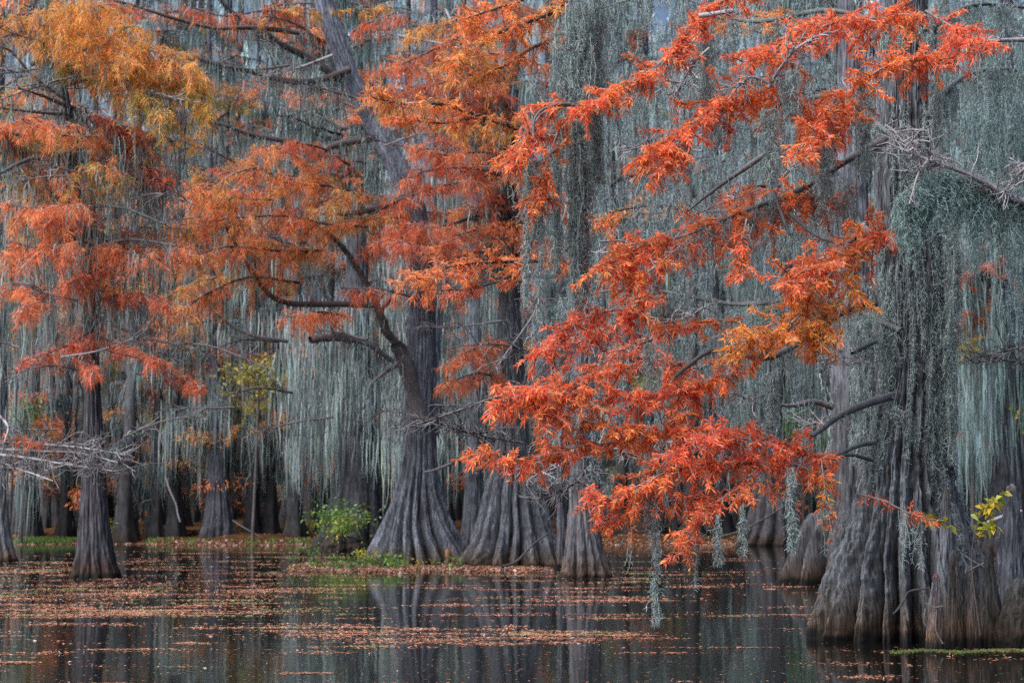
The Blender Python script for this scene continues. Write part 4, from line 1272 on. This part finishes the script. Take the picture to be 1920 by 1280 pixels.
# ================================================================== BACKGROUND TREES, rows on and behind the far bank
def bg_tree(label, x, Y, H, r, pale=0.8, fol=0.4, palettes=('mid', 'rust'), nl=16, mossn=26, low=3.0, group=None, red_hi=True, mosst=1.0):
    z0 = float(bank_z(x, Y))
    t = thing('cypress_tree', label, 'tree', (x, Y, z0), group)
    a = Acc()
    n = 22
    z = np.linspace(0, 1, n) ** 1.3 * H
    path = np.stack([x + np.cumsum(R.normal(0, 0.05, n)), Y + np.cumsum(R.normal(0, 0.05, n)), z0 - 0.2 + z], -1)
    rad = r * (0.25 + 0.75 * (1 - z / H)) + r * 1.15 * np.exp(-z / 1.3)
    sides = 20
    th = np.linspace(0, 2 * pi, sides, endpoint=False)
    fl = 1 + 0.22 * np.exp(-z / 1.6)[:, None] * np.sign(np.sin(th * 5 + 1))[None] * np.abs(np.sin(th * 5 + 1))[None] ** 0.6
    V = path[:, None] + (rad[:, None] * fl)[:, :, None] * np.stack([np.cos(th), np.sin(th), th * 0], -1)[None]
    shade = np.interp(z, [0, 4, 10], [0.25, 0.38, 0.9])[:, None, None]  # under-canopy shade painted into the low trunk colour
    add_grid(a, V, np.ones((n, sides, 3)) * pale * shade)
    aw, am, al = a, Acc(), Acc()
    for k in range(nl):
        h = R.uniform(low, H * 0.97)
        ci = np.interp(h, path[:, 2] - z0, np.arange(n)).astype(int)
        az = R.uniform(0, 2 * pi)
        ln = R.uniform(1.3, 3.8) * (1.1 - 0.5 * h / H)
        d = np.array([cos(az), sin(az), R.uniform(-0.05, 0.45)])
        u = np.linspace(0, 1, 7)
        Q = np.array([path[ci][0], path[ci][1], z0 + h]) + u[:, None] * d * ln
        Q[:, 2] -= u ** 2 * ln * R.uniform(0.1, 0.45)
        Q[1:] += np.cumsum(R.normal(0, 0.06, (6, 3)), axis=0)
        Q[0] = path[ci]
        tube(aw, Q, np.linspace(0.07, 0.02, 7), 4, np.array([1, 1, 1.05]) * R.uniform(0.3, 1.2))
        if mossn:
            P, _ = sample_path(Q, R.random(mossn))
            dk = np.interp(h, [2, 6, 12, 20], [0.55, 0.85, 1.1, 1.4])  # low shade and upper haze painted into the moss colour
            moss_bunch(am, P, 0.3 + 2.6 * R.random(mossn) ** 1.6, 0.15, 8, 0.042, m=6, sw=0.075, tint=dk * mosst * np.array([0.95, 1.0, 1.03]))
        if R.random() < fol:
            nb = 170
            P, T = sample_path(Q, R.uniform(0.25, 1.1, nb).clip(0, 1))
            P = P + R.normal(0, 1, P.shape) * np.array([0.40, 0.40, 0.20])
            D = norm(R.normal(0, 1, P.shape) * np.array([1, 1, 0.5]) + T * 0.5 + np.array([0, 0, -0.35]))
            blades(al, P, D, R.uniform(0.2, 0.42, nb), R.uniform(0.04, 0.085, nb), pal(palettes[R.integers(len(palettes))], nb) * R.uniform(0.8, 1.15), droop=0.3)
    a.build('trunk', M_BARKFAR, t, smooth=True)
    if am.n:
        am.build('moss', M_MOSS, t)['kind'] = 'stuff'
    if al.n:
        al.build('foliage', M_LEAF, t)
    return t


FIRST = [  # front row, named by what stands beside it: (photo x, Y, H, r, pale, fol)
    (60, 97, 25, 0.34, 0.55, 0.55, 'dark cypress on the grassy far bank nearest the left edge of the photo'),
    (118, 98, 23, 0.26, 0.5, 0.5, 'slim dark cypress on the far bank, directly left of the lone trunk in water'),
    (232, 96.5, 26, 0.40, 0.75, 0.5, 'grey cypress on the far bank, directly right of the lone trunk in water'),
    (293, 97.5, 24, 0.26, 0.6, 0.5, 'slim dark cypress on the far bank, second right of the lone trunk in the water'),
    (328, 98, 25, 0.33, 0.65, 0.4, 'cypress on the far bank behind the pale hanging stick'),
    (470, 98, 24, 0.24, 0.5, 0.4, 'slim dark cypress on the far bank just right of the pale-topped one'),
    (505, 99, 26, 0.30, 0.5, 0.4, 'dark cypress on the far bank midway between the pale-topped one and the bush'),
    (548, 97, 25, 0.34, 0.6, 0.4, 'grey cypress on the far bank, nearest on the left of the yellow-green bush'),
    (1165, 98, 26, 0.34, 0.55, 0.15, 'dark cypress on the far bank right of the slim trunk in open water'),
    (1225, 100, 25, 0.38, 0.6, 0.12, 'cypress on the far bank behind the long hanging moss streamer'),
    (1300, 97, 26, 0.42, 0.55, 0.12, 'dark cypress on the far bank behind the lowest orange bough'),
    (1355, 99, 26, 0.36, 0.6, 0.1, 'dark cypress on the far bank next to the dark fluted one, on its left'),
    (1800, 97, 25, 0.32, 0.5, 0.3, 'dark cypress on the far bank right behind the flank of the huge trunk'),
    (1840, 99, 24, 0.26, 0.5, 0.3, 'slim dark cypress on the far bank behind the yellow-leaved sapling'),
]
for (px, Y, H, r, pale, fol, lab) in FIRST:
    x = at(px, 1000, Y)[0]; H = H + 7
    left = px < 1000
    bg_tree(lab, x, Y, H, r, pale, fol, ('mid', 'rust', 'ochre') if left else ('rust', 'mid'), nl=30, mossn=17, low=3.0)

for k in range(26):
    px = R.uniform(30, 590) if k < 16 else R.uniform(1150, 1480)
    Y = R.uniform(96, 103)
    side = 'left' if px < 1000 else 'right'
    bg_tree('very thin dark stem among the larger trunks on the %s far bank' % side, at(px, 1000, Y)[0], Y, R.uniform(11, 20), R.uniform(0.06, 0.13), R.uniform(0.4, 0.8), 0.5,
            ('rust', 'olive', 'ochre', 'mid') if px < 1000 else ('rust', 'olive'), nl=9, mossn=7, low=2.0, group='thin stems on the %s far bank' % side)

# further rows: nothing in the photo tells these apart within a stretch
ROWS = [(104, 4.6), (111, 5.0), (119, 5.2), (128, 5.6), (138, 6.2)]
for ri, (Y, step) in enumerate(ROWS):
    w = 0.36 * Y
    x = -w + R.uniform(0, step)
    while x < w:
        px = 960 + x / Y * F
        xx = x + R.normal(0, 0.9)
        yy = Y + R.normal(0, 1.6)
        if px < 1000:
            lab = 'slim moss-hung cypress in the dim wood behind the left part of the far bank'
            grp = 'cypresses in the wood behind the left far bank'
            fol, pals = 0.55, ('mid', 'rust', 'ochre', 'olive', 'mid')
            if ri > 2:
                fol = 0.7
        else:
            lab = 'slim moss-hung cypress in the dim wood behind the right part of the far bank'
            grp = 'cypresses in the wood behind the right far bank'
            fol, pals = 0.14, ('rust', 'mid', 'olive')
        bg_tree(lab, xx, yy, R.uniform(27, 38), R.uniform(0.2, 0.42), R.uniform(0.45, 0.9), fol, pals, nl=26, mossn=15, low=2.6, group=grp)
        x += step * R.uniform(0.75, 1.25)

# far wood: reads as one mass
a = Acc()
n = 60000
Y = R.uniform(146, 200, n)
x = R.uniform(-0.42, 0.42, n) * Y
z = 64 * R.random(n) ** 1.15
gap = (np.sin(x * 0.9 + z * 0.5) + np.sin(x * 0.37 - z * 0.23 + 2) + np.sin(x * 2.3 + 1) > 0.35) & (z > 17)
x, Y, z = x[~gap], Y[~gap], z[~gap]; n = len(x)
P = np.stack([x, Y, z + 2.0], -1)
tn = np.interp(z, [0, 5, 12, 28], [0.10, 0.28, 1.0, 1.55])[:, None]  # shade near the ground and pale haze higher up, put into the colour
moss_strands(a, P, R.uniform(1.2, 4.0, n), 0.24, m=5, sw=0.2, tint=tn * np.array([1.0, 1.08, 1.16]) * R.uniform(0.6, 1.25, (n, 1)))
n = 9000
Y = R.uniform(146, 195, n); x = R.uniform(-0.42, 0.42, n) * Y
z = R.uniform(1, 26, n)
keep = R.random(n) < np.where(x < 2, 1.0, 0.3)
P = np.stack([x, Y, z], -1)[keep]
P = np.repeat(P, 5, axis=0) + R.normal(0, 0.5, (len(P) * 5, 3)) * np.array([1, 1, 0.5])
blades(a, P, norm(R.normal(0, 1, P.shape)), R.uniform(0.4, 0.9, len(P)), R.uniform(0.12, 0.25, len(P)), pal('rust', len(P)) * np.interp(P[:, 2], [0, 6, 14], [0.3, 0.6, 1.0])[:, None], droop=0.3)  # low leaves get painted shade too
for k in range(150):
    Yk = R.uniform(146, 190); xk = R.uniform(-0.42, 0.42) * Yk; h = R.uniform(38, 58)
    u = np.linspace(0, 1, 6)
    tube(a, np.stack([xk + u * R.normal(0, 0.6), Yk + u * 0, u * h], -1), np.linspace(0.7, 0.2, 6), 6, np.array([0.08, 0.075, 0.08]) * R.uniform(0.5, 1.3))
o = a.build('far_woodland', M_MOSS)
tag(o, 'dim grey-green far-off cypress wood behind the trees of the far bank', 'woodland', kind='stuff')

# ================================================================== LOW PLANTS, BUSHES
def leaf_plant(name, label, cat, base, h, spread, n, palette, lsize=(0.1, 0.2), stems=8, group=None, lw=0.4):
    t = thing(name, label, cat, base, group)
    a, al = Acc(), Acc()
    base = np.asarray(base)
    tips = base + np.stack([R.normal(0, spread, stems), R.normal(0, spread, stems), h * R.uniform(0.5, 1.0, stems)], -1)
    for q in tips:
        mid = (base + q) / 2 + R.normal(0, spread * 0.2, 3)
        S = spline(np.array([base, mid, q]), 10)
        tube(a, S, np.linspace(0.012, 0.004, 10), 4, DARKW)
        P, T = sample_path(S, R.uniform(0.3, 1, max(3, n // stems)))
        P = P + R.normal(0, spread * 0.28, P.shape)
        P[:, 2] = np.maximum(P[:, 2], base[2] + 0.03)
        D = norm(R.normal(0, 1, P.shape) + T * 0.5 + np.array([0, 0, 0.1]))
        l = R.uniform(*lsize, len(P))
        blades(al, P, D, l, l * lw, pal(palette, len(P)), droop=0.25)
    a.build('stems', M_WOOD, t, smooth=True)
    al.build('leaves', M_GREEN, t)
    return t


s = shore(630, 1034)
bt = leaf_plant('bush', 'bushy yellow-green shrub growing on a dark stump left of the fluted mid-left cypress', 'bush', s + np.array([0, -0.5, 0.45]), 1.35, 0.62, 620, 'bush', (0.10, 0.22), 16)
al = Acc(); P = s + np.array([0, 0, 1.5]) + R.normal(0, 1, (500, 3)) * np.array([0.7, 0.5, 0.35])
blades(al, P, rvec(500), R.uniform(0.12, 0.25, 500), R.uniform(0.06, 0.1, 500), pal('green', 500)); al.build('inner_leaves', M_GREEN, bt)
t = thing('tree_stump', 'dark low stump under the yellow-green shrub', 'stump', s)
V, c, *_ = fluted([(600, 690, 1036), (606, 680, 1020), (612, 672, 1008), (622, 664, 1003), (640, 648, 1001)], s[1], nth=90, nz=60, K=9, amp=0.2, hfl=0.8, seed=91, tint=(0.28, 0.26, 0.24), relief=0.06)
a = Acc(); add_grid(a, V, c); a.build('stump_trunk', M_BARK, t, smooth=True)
for (px, py, h, sp, n, pl, lab) in [
    (738, 1067, 0.34, 0.45, 420, 'green', 'low bright green plant on the litter mat under the fluted mid-left cypress'),
    (690, 1062, 0.6, 0.25, 160, 'yellow', 'yellowing leafy plant at the left foot of the fluted mid-left cypress'),
    (580, 1066, 0.22, 0.5, 180, 'green', 'small green plant near the left end of the litter mat'),
    (655, 1068, 0.22, 0.6, 260, 'green', 'low green plant on the litter mat between the shrub and the fluted cypress'),
    (620, 1066, 0.25, 0.4, 120, 'green', 'low green plant on the mat just below the yellow-green shrub'),
    (770, 1064, 0.22, 0.3, 90, 'yellow', 'small yellow-green plant beside the bright green one under the fluted cypress'),
    (855, 1066, 0.22, 0.4, 130, 'green', 'small green plant on the mat between the two broad fluted trunks'),
    (583, 1036, 0.3, 0.3, 60, 'green', 'small green floating plant just left of the stump'),
    (205, 1010, 1.1, 0.45, 170, 'yellow', 'sparse yellow-green shrub behind the right side of the lone trunk in the water'),
    (1860, 1200, 0.18, 0.10, 26, 'green', 'tiny green plant on the waterline below the cypress knees'),
    (1522, 985, 1.0, 0.35, 120, 'green', 'dark green plant in the gap left of the grey knuckled trunk'),
]:
    b_ = shore(px, py) if py > 1016 else np.array([at(px, py, 96)[0], 96.0, 0.3])
    leaf_plant('plant', lab, 'plant', b_, h, sp, n, pl, (0.08, 0.17) if b_[1] > 30 else (0.05, 0.1), 7)
for (px, py, Y, h, sp, n, pl, lab) in [
    (1500, 800, 90.5, 1.2, 1.0, 900, 'green', 'green understorey tree seen between the trunks, left of the grey knuckled trunk'),
    (1818, 650, 78.0, 1.6, 1.1, 420, 'olive', 'olive-green understorey tree in the gap right of the huge trunk'),
    (32, 500, 93.5, 2.4, 0.9, 800, 'yellow', 'tall yellow-green tree showing through at the left edge of the photo'),
    (45, 800, 94.0, 1.2, 0.9, 500, 'green', 'dark green bush under the pale bare twigs at the left edge'),
    (478, 715, 93.0, 1.1, 1.3, 600, 'olive', 'loose olive and gold understorey tree right of the pale-topped far-bank cypress'),
    (1812, 575, 70.0, 1.0, 0.8, 420, 'rust', 'rust-coloured understorey tree in the gap right of the huge trunk, above the olive-green one'),
]:
    p_ = at(px, py, Y)
    z0 = max(0.0, float(bank_z(p_[0], Y)))
    t = thing('understorey_tree', lab, 'tree', (p_[0], Y, z0))
    a, al = Acc(), Acc()
    top = p_ + np.array([0, 0, h])
    S = spline(np.array([[p_[0], Y, z0], (p_ + np.array([0.2, 0, -h])) , top]), 14)
    tube(a, S, np.linspace(0.10, 0.02, 14), 6, DARKW)
    for k in range(9):
        q = sample_path(S, np.array([R.uniform(0.5, 0.95)]))[0][0]
        e = q + R.normal(0, 1, 3) * np.array([sp, sp, h * 0.4])
        tube(a, np.array([q, (q + e) / 2 + [0, 0, 0.1], e]), [0.03, 0.02, 0.01], 4, DARKW)
        m_ = n // 9
        P = q + (e - q) * R.random((m_, 1)) + R.normal(0, 0.28, (m_, 3))
        blades(al, P, rvec(m_), R.uniform(0.15, 0.32, m_), R.uniform(0.08, 0.16, m_), pal(pl, m_), droop=0.2)
    a.build('trunk', M_WOOD, t, smooth=True); al.build('crown', M_GREEN, t)

# stumps and sticks
for (xl, xr, yb, yt, sd, lab) in [(834, 846, 1060, 1027, 95, 'small orange-topped cypress knee at the right foot of the fluted mid-left cypress'), (880, 890, 1060, 1028, 96, 'small pale-topped cypress knee at the left foot of the broader fluted cypress'),
                                  (846, 856, 1060, 1043, 97, 'shortest reddish cypress knee between the two broad fluted trunks')]:
    b_ = shore((xl + xr) / 2, yb)
    t = thing('cypress_knee', lab, 'cypress knee', b_)
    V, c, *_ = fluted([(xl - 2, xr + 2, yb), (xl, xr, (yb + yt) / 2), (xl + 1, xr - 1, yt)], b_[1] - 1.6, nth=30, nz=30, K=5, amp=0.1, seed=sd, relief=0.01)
    ctr = V[26:].mean(axis=1, keepdims=True); V[26:] = ctr + (V[26:] - ctr) * np.array([0.9, 0.7, 0.4, 0.02])[:, None, None]
    c[20:] = np.array([2.2, 1.2, 0.6])
    a = Acc(); add_grid(a, V, c); a.build('knee_trunk', M_BARK, t, smooth=True)
for (pts, Y0, Y1, r0, r1, cc, lab) in [
    ([(940, 1062), (968, 1052), (1000, 1020), (1030, 998)], 50.5, 51.5, 3, 1.5, DARKW, 'dark fallen branch leaning against the foot of the broad fluted cypress'),
    ([(312, 895), (317, 915), (330, 945), (333, 962), (338, 978)], 94.5, 94, 1.8, 1.2, PALE * 0.75, 'pale broken stick hanging in front of the far bank at left'),
    ([(436, 975), (460, 990), (486, 1004)], 94, 93.5, 1.4, 0.9, PALE * 0.4, 'grey stick lying on the far bank right of the pale-topped cypress'),
    ([(1000, 1065), (1005, 1055), (1015, 1050)], 53, 53, 1.2, 0.8, PALE * 0.8, 'thin curved stick poking out of the water before the broad fluted cypress'),
    ([(1850, 980), (1880, 968), (1915, 958)], 60, 60.5, 3.5, 3, PALE * 1.2, 'pale fallen log behind the tallest cypress knee'),
    ([(1335, 1010), (1400, 990), (1475, 945), (1490, 930)], 60, 58, 2, 1.5, DARKW, 'thin dead branch slanting up from the water below the lowest orange bough'),
]:
    S = px_path(pts, Y0, Y1, 16)
    t = thing('fallen_branch', lab, 'branch', S[0])
    a = Acc(); tube(a, S, np.linspace(r0, r1, 16) * ppm(Y0), 6, cc)
    a.build('wood', M_WOOD, t, smooth=True)

# ================================================================== GRASS, LITTER, FLOATING LEAVES
a = Acc()
n = 13000
x = R.uniform(-34, -10, n)
x = np.where(R.random(n) < 0.7, R.uniform(-30.5, -23, n), x)
kp = (np.sin(x * 2.1) + np.sin(x * 5.3 + 1) + np.sin(x * 0.9) > -0.4 + 0.8 * (x > -22))
x = x[kp]; n = len(x)
y = shore_y(x) + R.uniform(-0.3, 1.8, n)
z = bank_z(x, y)
P = np.stack([x, y, z], -1)
D = np.stack([R.normal(0, 0.4, n), R.normal(0, 0.4, n), np.ones(n)], -1)
blades(a, P, D, R.uniform(0.08, 0.26, n), 0.045, np.array([0.10, 0.20, 0.035]) * R.uniform(0.5, 1.3, (n, 1)) + np.array([0.05, 0.02, 0]) * R.random((n, 1)), droop=0.1)
o = a.build('grass', M_GREEN); tag(o, 'strip of short green grass along the left far bank', 'grass', kind='stuff')

LIT = np.array([[0.62, 0.26, 0.15], [0.72, 0.30, 0.15], [0.50, 0.19, 0.10], [0.78, 0.44, 0.30], [0.48, 0.42, 0.18], [0.72, 0.60, 0.50]])


def lit_col(n, w=(4, 4, 3, 3, 1, 0.4)):
    w = np.array(w, float)
    return LIT[R.choice(len(LIT), n, p=w / w.sum())] * R.uniform(0.65, 1.15, (n, 1)) * np.array([1.0, 0.92, 0.88])


def flakes(acc, P, L, W, col, tilt=0.12):
    n = len(P)
    az = R.uniform(0, 2 * pi, n)
    D = np.stack([np.cos(az), np.sin(az), R.normal(0, tilt, n)], -1)
    S = np.stack([-np.sin(az), np.cos(az), R.normal(0, tilt, n)], -1)
    L = L[:, None]; W = W[:, None]
    a_ = P + np.array([0, 0, 0.004]) + R.uniform(0, 0.01, (n, 1)) * np.array([0, 0, 1])
    v = np.stack([a_ - D * L / 2, a_ - S * W / 2 + D * L * 0.1, a_ + D * L / 2, a_ + S * W / 2], 1)
    f_ = np.arange(n * 4).reshape(n, 4)
    acc.add(v, f_, np.repeat(col, 4, axis=0))


# litter along the far bank
a = Acc()
n = 26000
x = R.uniform(-36, 36, n)
d = np.where(R.random(n) < 0.75, R.uniform(-1.5, 2.0, n), R.uniform(2, 12, n))
y = shore_y(x) + d
z = np.maximum(bank_z(x, y), 0.0) + 0.02
flakes(a, np.stack([x, y, z], -1), R.uniform(0.08, 0.2, n), R.uniform(0.04, 0.09, n), lit_col(n, (5, 5, 3, 2, 1, 0.1)) * np.where(x < 0, 0.42, 0.6)[:, None] * np.array([1, 0.95, 0.8]), 0.4)
o = a.build('leaf_litter', M_FLOAT); tag(o, 'orange needle litter strewn along the water edge of the far bank', 'leaf litter', kind='stuff')

# thick litter mat under the two middle trees
a = Acc()
n = 26000
t_ = R.random(n)
px = 540 + 470 * t_
kp = np.sin(px * 0.045) + np.sin(px * 0.11 + 1) + np.sin(px * 0.31) > R.uniform(-2.2, 1.0, n)
px = px[kp]; n = len(px)
py = 1069 + 2.5 * np.sin(px * 0.028) + R.normal(0, 2.2, n) - 8 * R.random(n)
ang = np.arctan((py - 640) / F) - TILT
Yv = CAMZ / np.tan(np.maximum(ang, 0.012))
X = (px - 960) / F * Yv * 1.0
P = np.stack([X, Yv, 0.01 + 0.05 * R.random(n)], -1)
flakes(a, P, R.uniform(0.06, 0.14, n), R.uniform(0.03, 0.06, n), lit_col(n, (5, 5, 3, 2, 1.6, 0.0)) * np.array([0.62, 0.56, 0.42]), 0.4)
n = 5000
X = R.uniform(-6.5, 1.2, n); Yv = R.uniform(48.5, 56, n)
flakes(a, np.stack([X, Yv, 0.01 + 0.05 * R.random(n)], -1), R.uniform(0.06, 0.14, n), R.uniform(0.03, 0.06, n), lit_col(n) * 0.55, 0.4)
o = a.build('litter_mat', M_FLOAT); tag(o, 'matted orange leaf litter floating around the feet of the two middle fluted trees', 'leaf litter', kind='stuff')

# drifting leaves on open water
a = Acc()
NC = 4600
# cluster centres: uniform in photo rows so that near water is not over-dense
pyc = 1030 + 260 * R.random(NC) ** 0.8
pxc = R.uniform(-120, 2040, NC)
ang = np.arctan((pyc - 640) / F) - TILT
Yc = CAMZ / np.tan(ang)
Xc = (pxc - 960) / F * Yc
band = np.exp(-((pyc - 1150) / 70.0) ** 2)
dens = np.where(pxc < 700, 0.35 + 0.75 * band, np.where(pxc < 1250, 0.30 + 0.25 * band, 0.28))
dens = dens * np.where((pyc > 1225) & (pxc > 300), 0.55, 1.0)
# drifting rafts: broad soft blobs, longer across the view than along it
bx, by = R.uniform(-24, 24, 260), R.uniform(13, 90, 260)
bs_ = R.uniform(0.6, 1.6, 260) * (by / 25) ** 0.5
pat = np.zeros(NC)
for q_ in range(260):
    pat += np.exp(-(((Xc - bx[q_]) / (1.6 * bs_[q_])) ** 2 + ((Yc - by[q_]) / (1.1 * bs_[q_] * (by[q_] / 25))) ** 2))
dens = dens * np.clip(0.07 + 0.52 * (pat - 0.2), 0.06, 1.0)
keep = R.random(NC) < dens
Xc, Yc = Xc[keep], Yc[keep]
nper = (12 + 190 * R.random(len(Xc)) ** 2).astype(int)
idx = np.repeat(np.arange(len(Xc)), nper)
n = len(idx)
sz = (Yc / 25.0) ** 0.5
sx = R.uniform(0.12, 0.6, len(Xc)) * sz; sy = R.uniform(0.02, 0.17, len(Xc)) * sz
ctype = R.random(len(Xc))
P = np.stack([Xc[idx] + R.normal(0, 1, n) * sx[idx], Yc[idx] + R.normal(0, 1, n) * sy[idx], np.zeros(n)], -1)
ok = ~((np.hypot(P[:, 0] - b0[0], P[:, 1] - b0[1]) < 1.15)) & (P[:, 1] > 12) & (P[:, 1] < 93)
P, idx = P[ok], idx[ok]; n = len(P)
c = lit_col(n)
gm = ctype[idx] < 0.16
c = np.where(gm[:, None], np.array([0.36, 0.36, 0.12]) * R.uniform(0.6, 1.2, (n, 1)), c)
flakes(a, P, R.uniform(0.03, 0.10, n) * (P[:, 1] / 22) ** 0.5, R.uniform(0.010, 0.032, n) * (P[:, 1] / 22) ** 0.5, c, 0.09)
# singles scattered everywhere
n = 3500
py = 1030 + 255 * R.random(n); px = R.uniform(-100, 2020, n)
ang = np.arctan((py - 640) / F) - TILT; Yv = CAMZ / np.tan(ang); X = (px - 960) / F * Yv
P = np.stack([X, Yv, np.zeros(n)], -1); P = P[(np.hypot(X - b0[0], Yv - b0[1]) > 1.2) & (Yv < 93)]
n = len(P)
flakes(a, P, R.uniform(0.02, 0.06, n), R.uniform(0.008, 0.02, n), lit_col(n, (4, 4, 3, 2, 2, 0.3)), 0.05)
# upright bits: curled sprigs standing out of the rafts
n = 2200
k = R.integers(0, len(Xc), n)
P = np.stack([Xc[k] + R.normal(0, 0.2, n), Yc[k] + R.normal(0, 0.08, n), np.full(n, 0.004)], -1)
P = P[(np.hypot(P[:, 0] - b0[0], P[:, 1] - b0[1]) > 1.2) & (P[:, 1] > 12) & (P[:, 1] < 60)]; n = len(P)
blades(a, P, R.normal(0, 1, (n, 3)) * np.array([1, 1, 0.4]) + np.array([0, 0, 0.35]), R.uniform(0.03, 0.07, n), R.uniform(0.005, 0.011, n), lit_col(n, (3, 6, 2, 1, 0.5, 0.0)), droop=0.2)
o = a.build('floating_leaves', M_FLOAT); tag(o, 'fallen orange cypress needles drifting in rafts on the dark water', 'floating leaves', kind='stuff')

# green duckweed line along the foot of the near tree
a = Acc()
n = 4200
px = R.uniform(1660, 1990, n); py = 1221 + R.normal(0, 1.5, n) + 1.8 * np.sin(px * 0.05) - (px > 1880) * 3
ang = np.arctan((py - 640) / F) - TILT; Yv = CAMZ / np.tan(ang); X = (px - 960) / F * Yv
flakes(a, np.stack([X, Yv, np.zeros(n)], -1), R.uniform(0.015, 0.04, n), R.uniform(0.012, 0.025, n), np.array([0.22, 0.30, 0.06]) * R.uniform(0.5, 1.2, (n, 1)), 0.1)
o = a.build('duckweed', M_FLOAT); tag(o, 'line of green duckweed along the waterline of the huge trunk', 'duckweed', kind='stuff')

# ================================================================== LIGHT, CAMERA
SUN_EL, SUN_AZ = radians(46), radians(238)     # from the left, behind the camera
w = bpy.data.worlds.new('World')
scene.world = w
w.use_nodes = True
nt = w.node_tree
nt.nodes.clear()
out = nt.nodes.new('ShaderNodeOutputWorld')
bg = nt.nodes.new('ShaderNodeBackground')
sky = nt.nodes.new('ShaderNodeTexSky')
sky.sky_type = 'NISHITA'
sky.sun_disc = False
sky.sun_elevation = SUN_EL
sky.sun_rotation = SUN_AZ
sky.air_density = 1.0
sky.dust_density = 6.0
sky.ozone_density = 4.0
bg.inputs['Strength'].default_value = 0.15
nt.links.new(sky.outputs[0], bg.inputs['Color'])
nt.links.new(bg.outputs[0], out.inputs['Surface'])

sl = bpy.data.lights.new('sun', 'SUN')
sl.energy = 5.0
sl.angle = radians(85)
sl.color = (0.975, 0.985, 1.0)
so = bpy.data.objects.new('sun', sl)
COL.objects.link(so)
# direction towards the sun: rotation measured clockwise from +Y
from mathutils import Vector
dv = Vector((sin(SUN_AZ) * cos(SUN_EL), cos(SUN_AZ) * cos(SUN_EL), sin(SUN_EL)))
so.rotation_euler = dv.to_track_quat('Z', 'Y').to_euler()

cam = bpy.data.cameras.new('camera')
cam.lens = 60.0
cam.sensor_width = 36.0
cam.clip_start = 0.1
cam.clip_end = 3000
cam.dof.use_dof = True
cam.dof.focus_distance = 20.0
cam.dof.aperture_fstop = 2.4
co = bpy.data.objects.new('camera', cam)
COL.objects.link(co)
co.location = (0, 0, CAMZ)
co.rotation_euler = (pi / 2 + TILT, 0, 0)
scene.camera = co

vs = scene.view_settings
scene.display_settings.display_device = 'sRGB'
vs.view_transform = 'Standard'
vs.look = 'None'
vs.exposure = 0
vs.gamma = 1
cy = scene.cycles
cy.max_bounces = 8
cy.diffuse_bounces = 6
cy.glossy_bounces = 3
cy.transmission_bounces = 3
cy.use_denoising = DENOISE
if DENOISE:
    cy.denoiser = 'OPENIMAGEDENOISE'
    cy.denoising_input_passes = 'RGB_ALBEDO_NORMAL'
    cy.denoising_prefilter = 'ACCURATE'
cy.use_adaptive_sampling = False
for o in scene.objects:
    if '_base' in o:
        del o['_base']
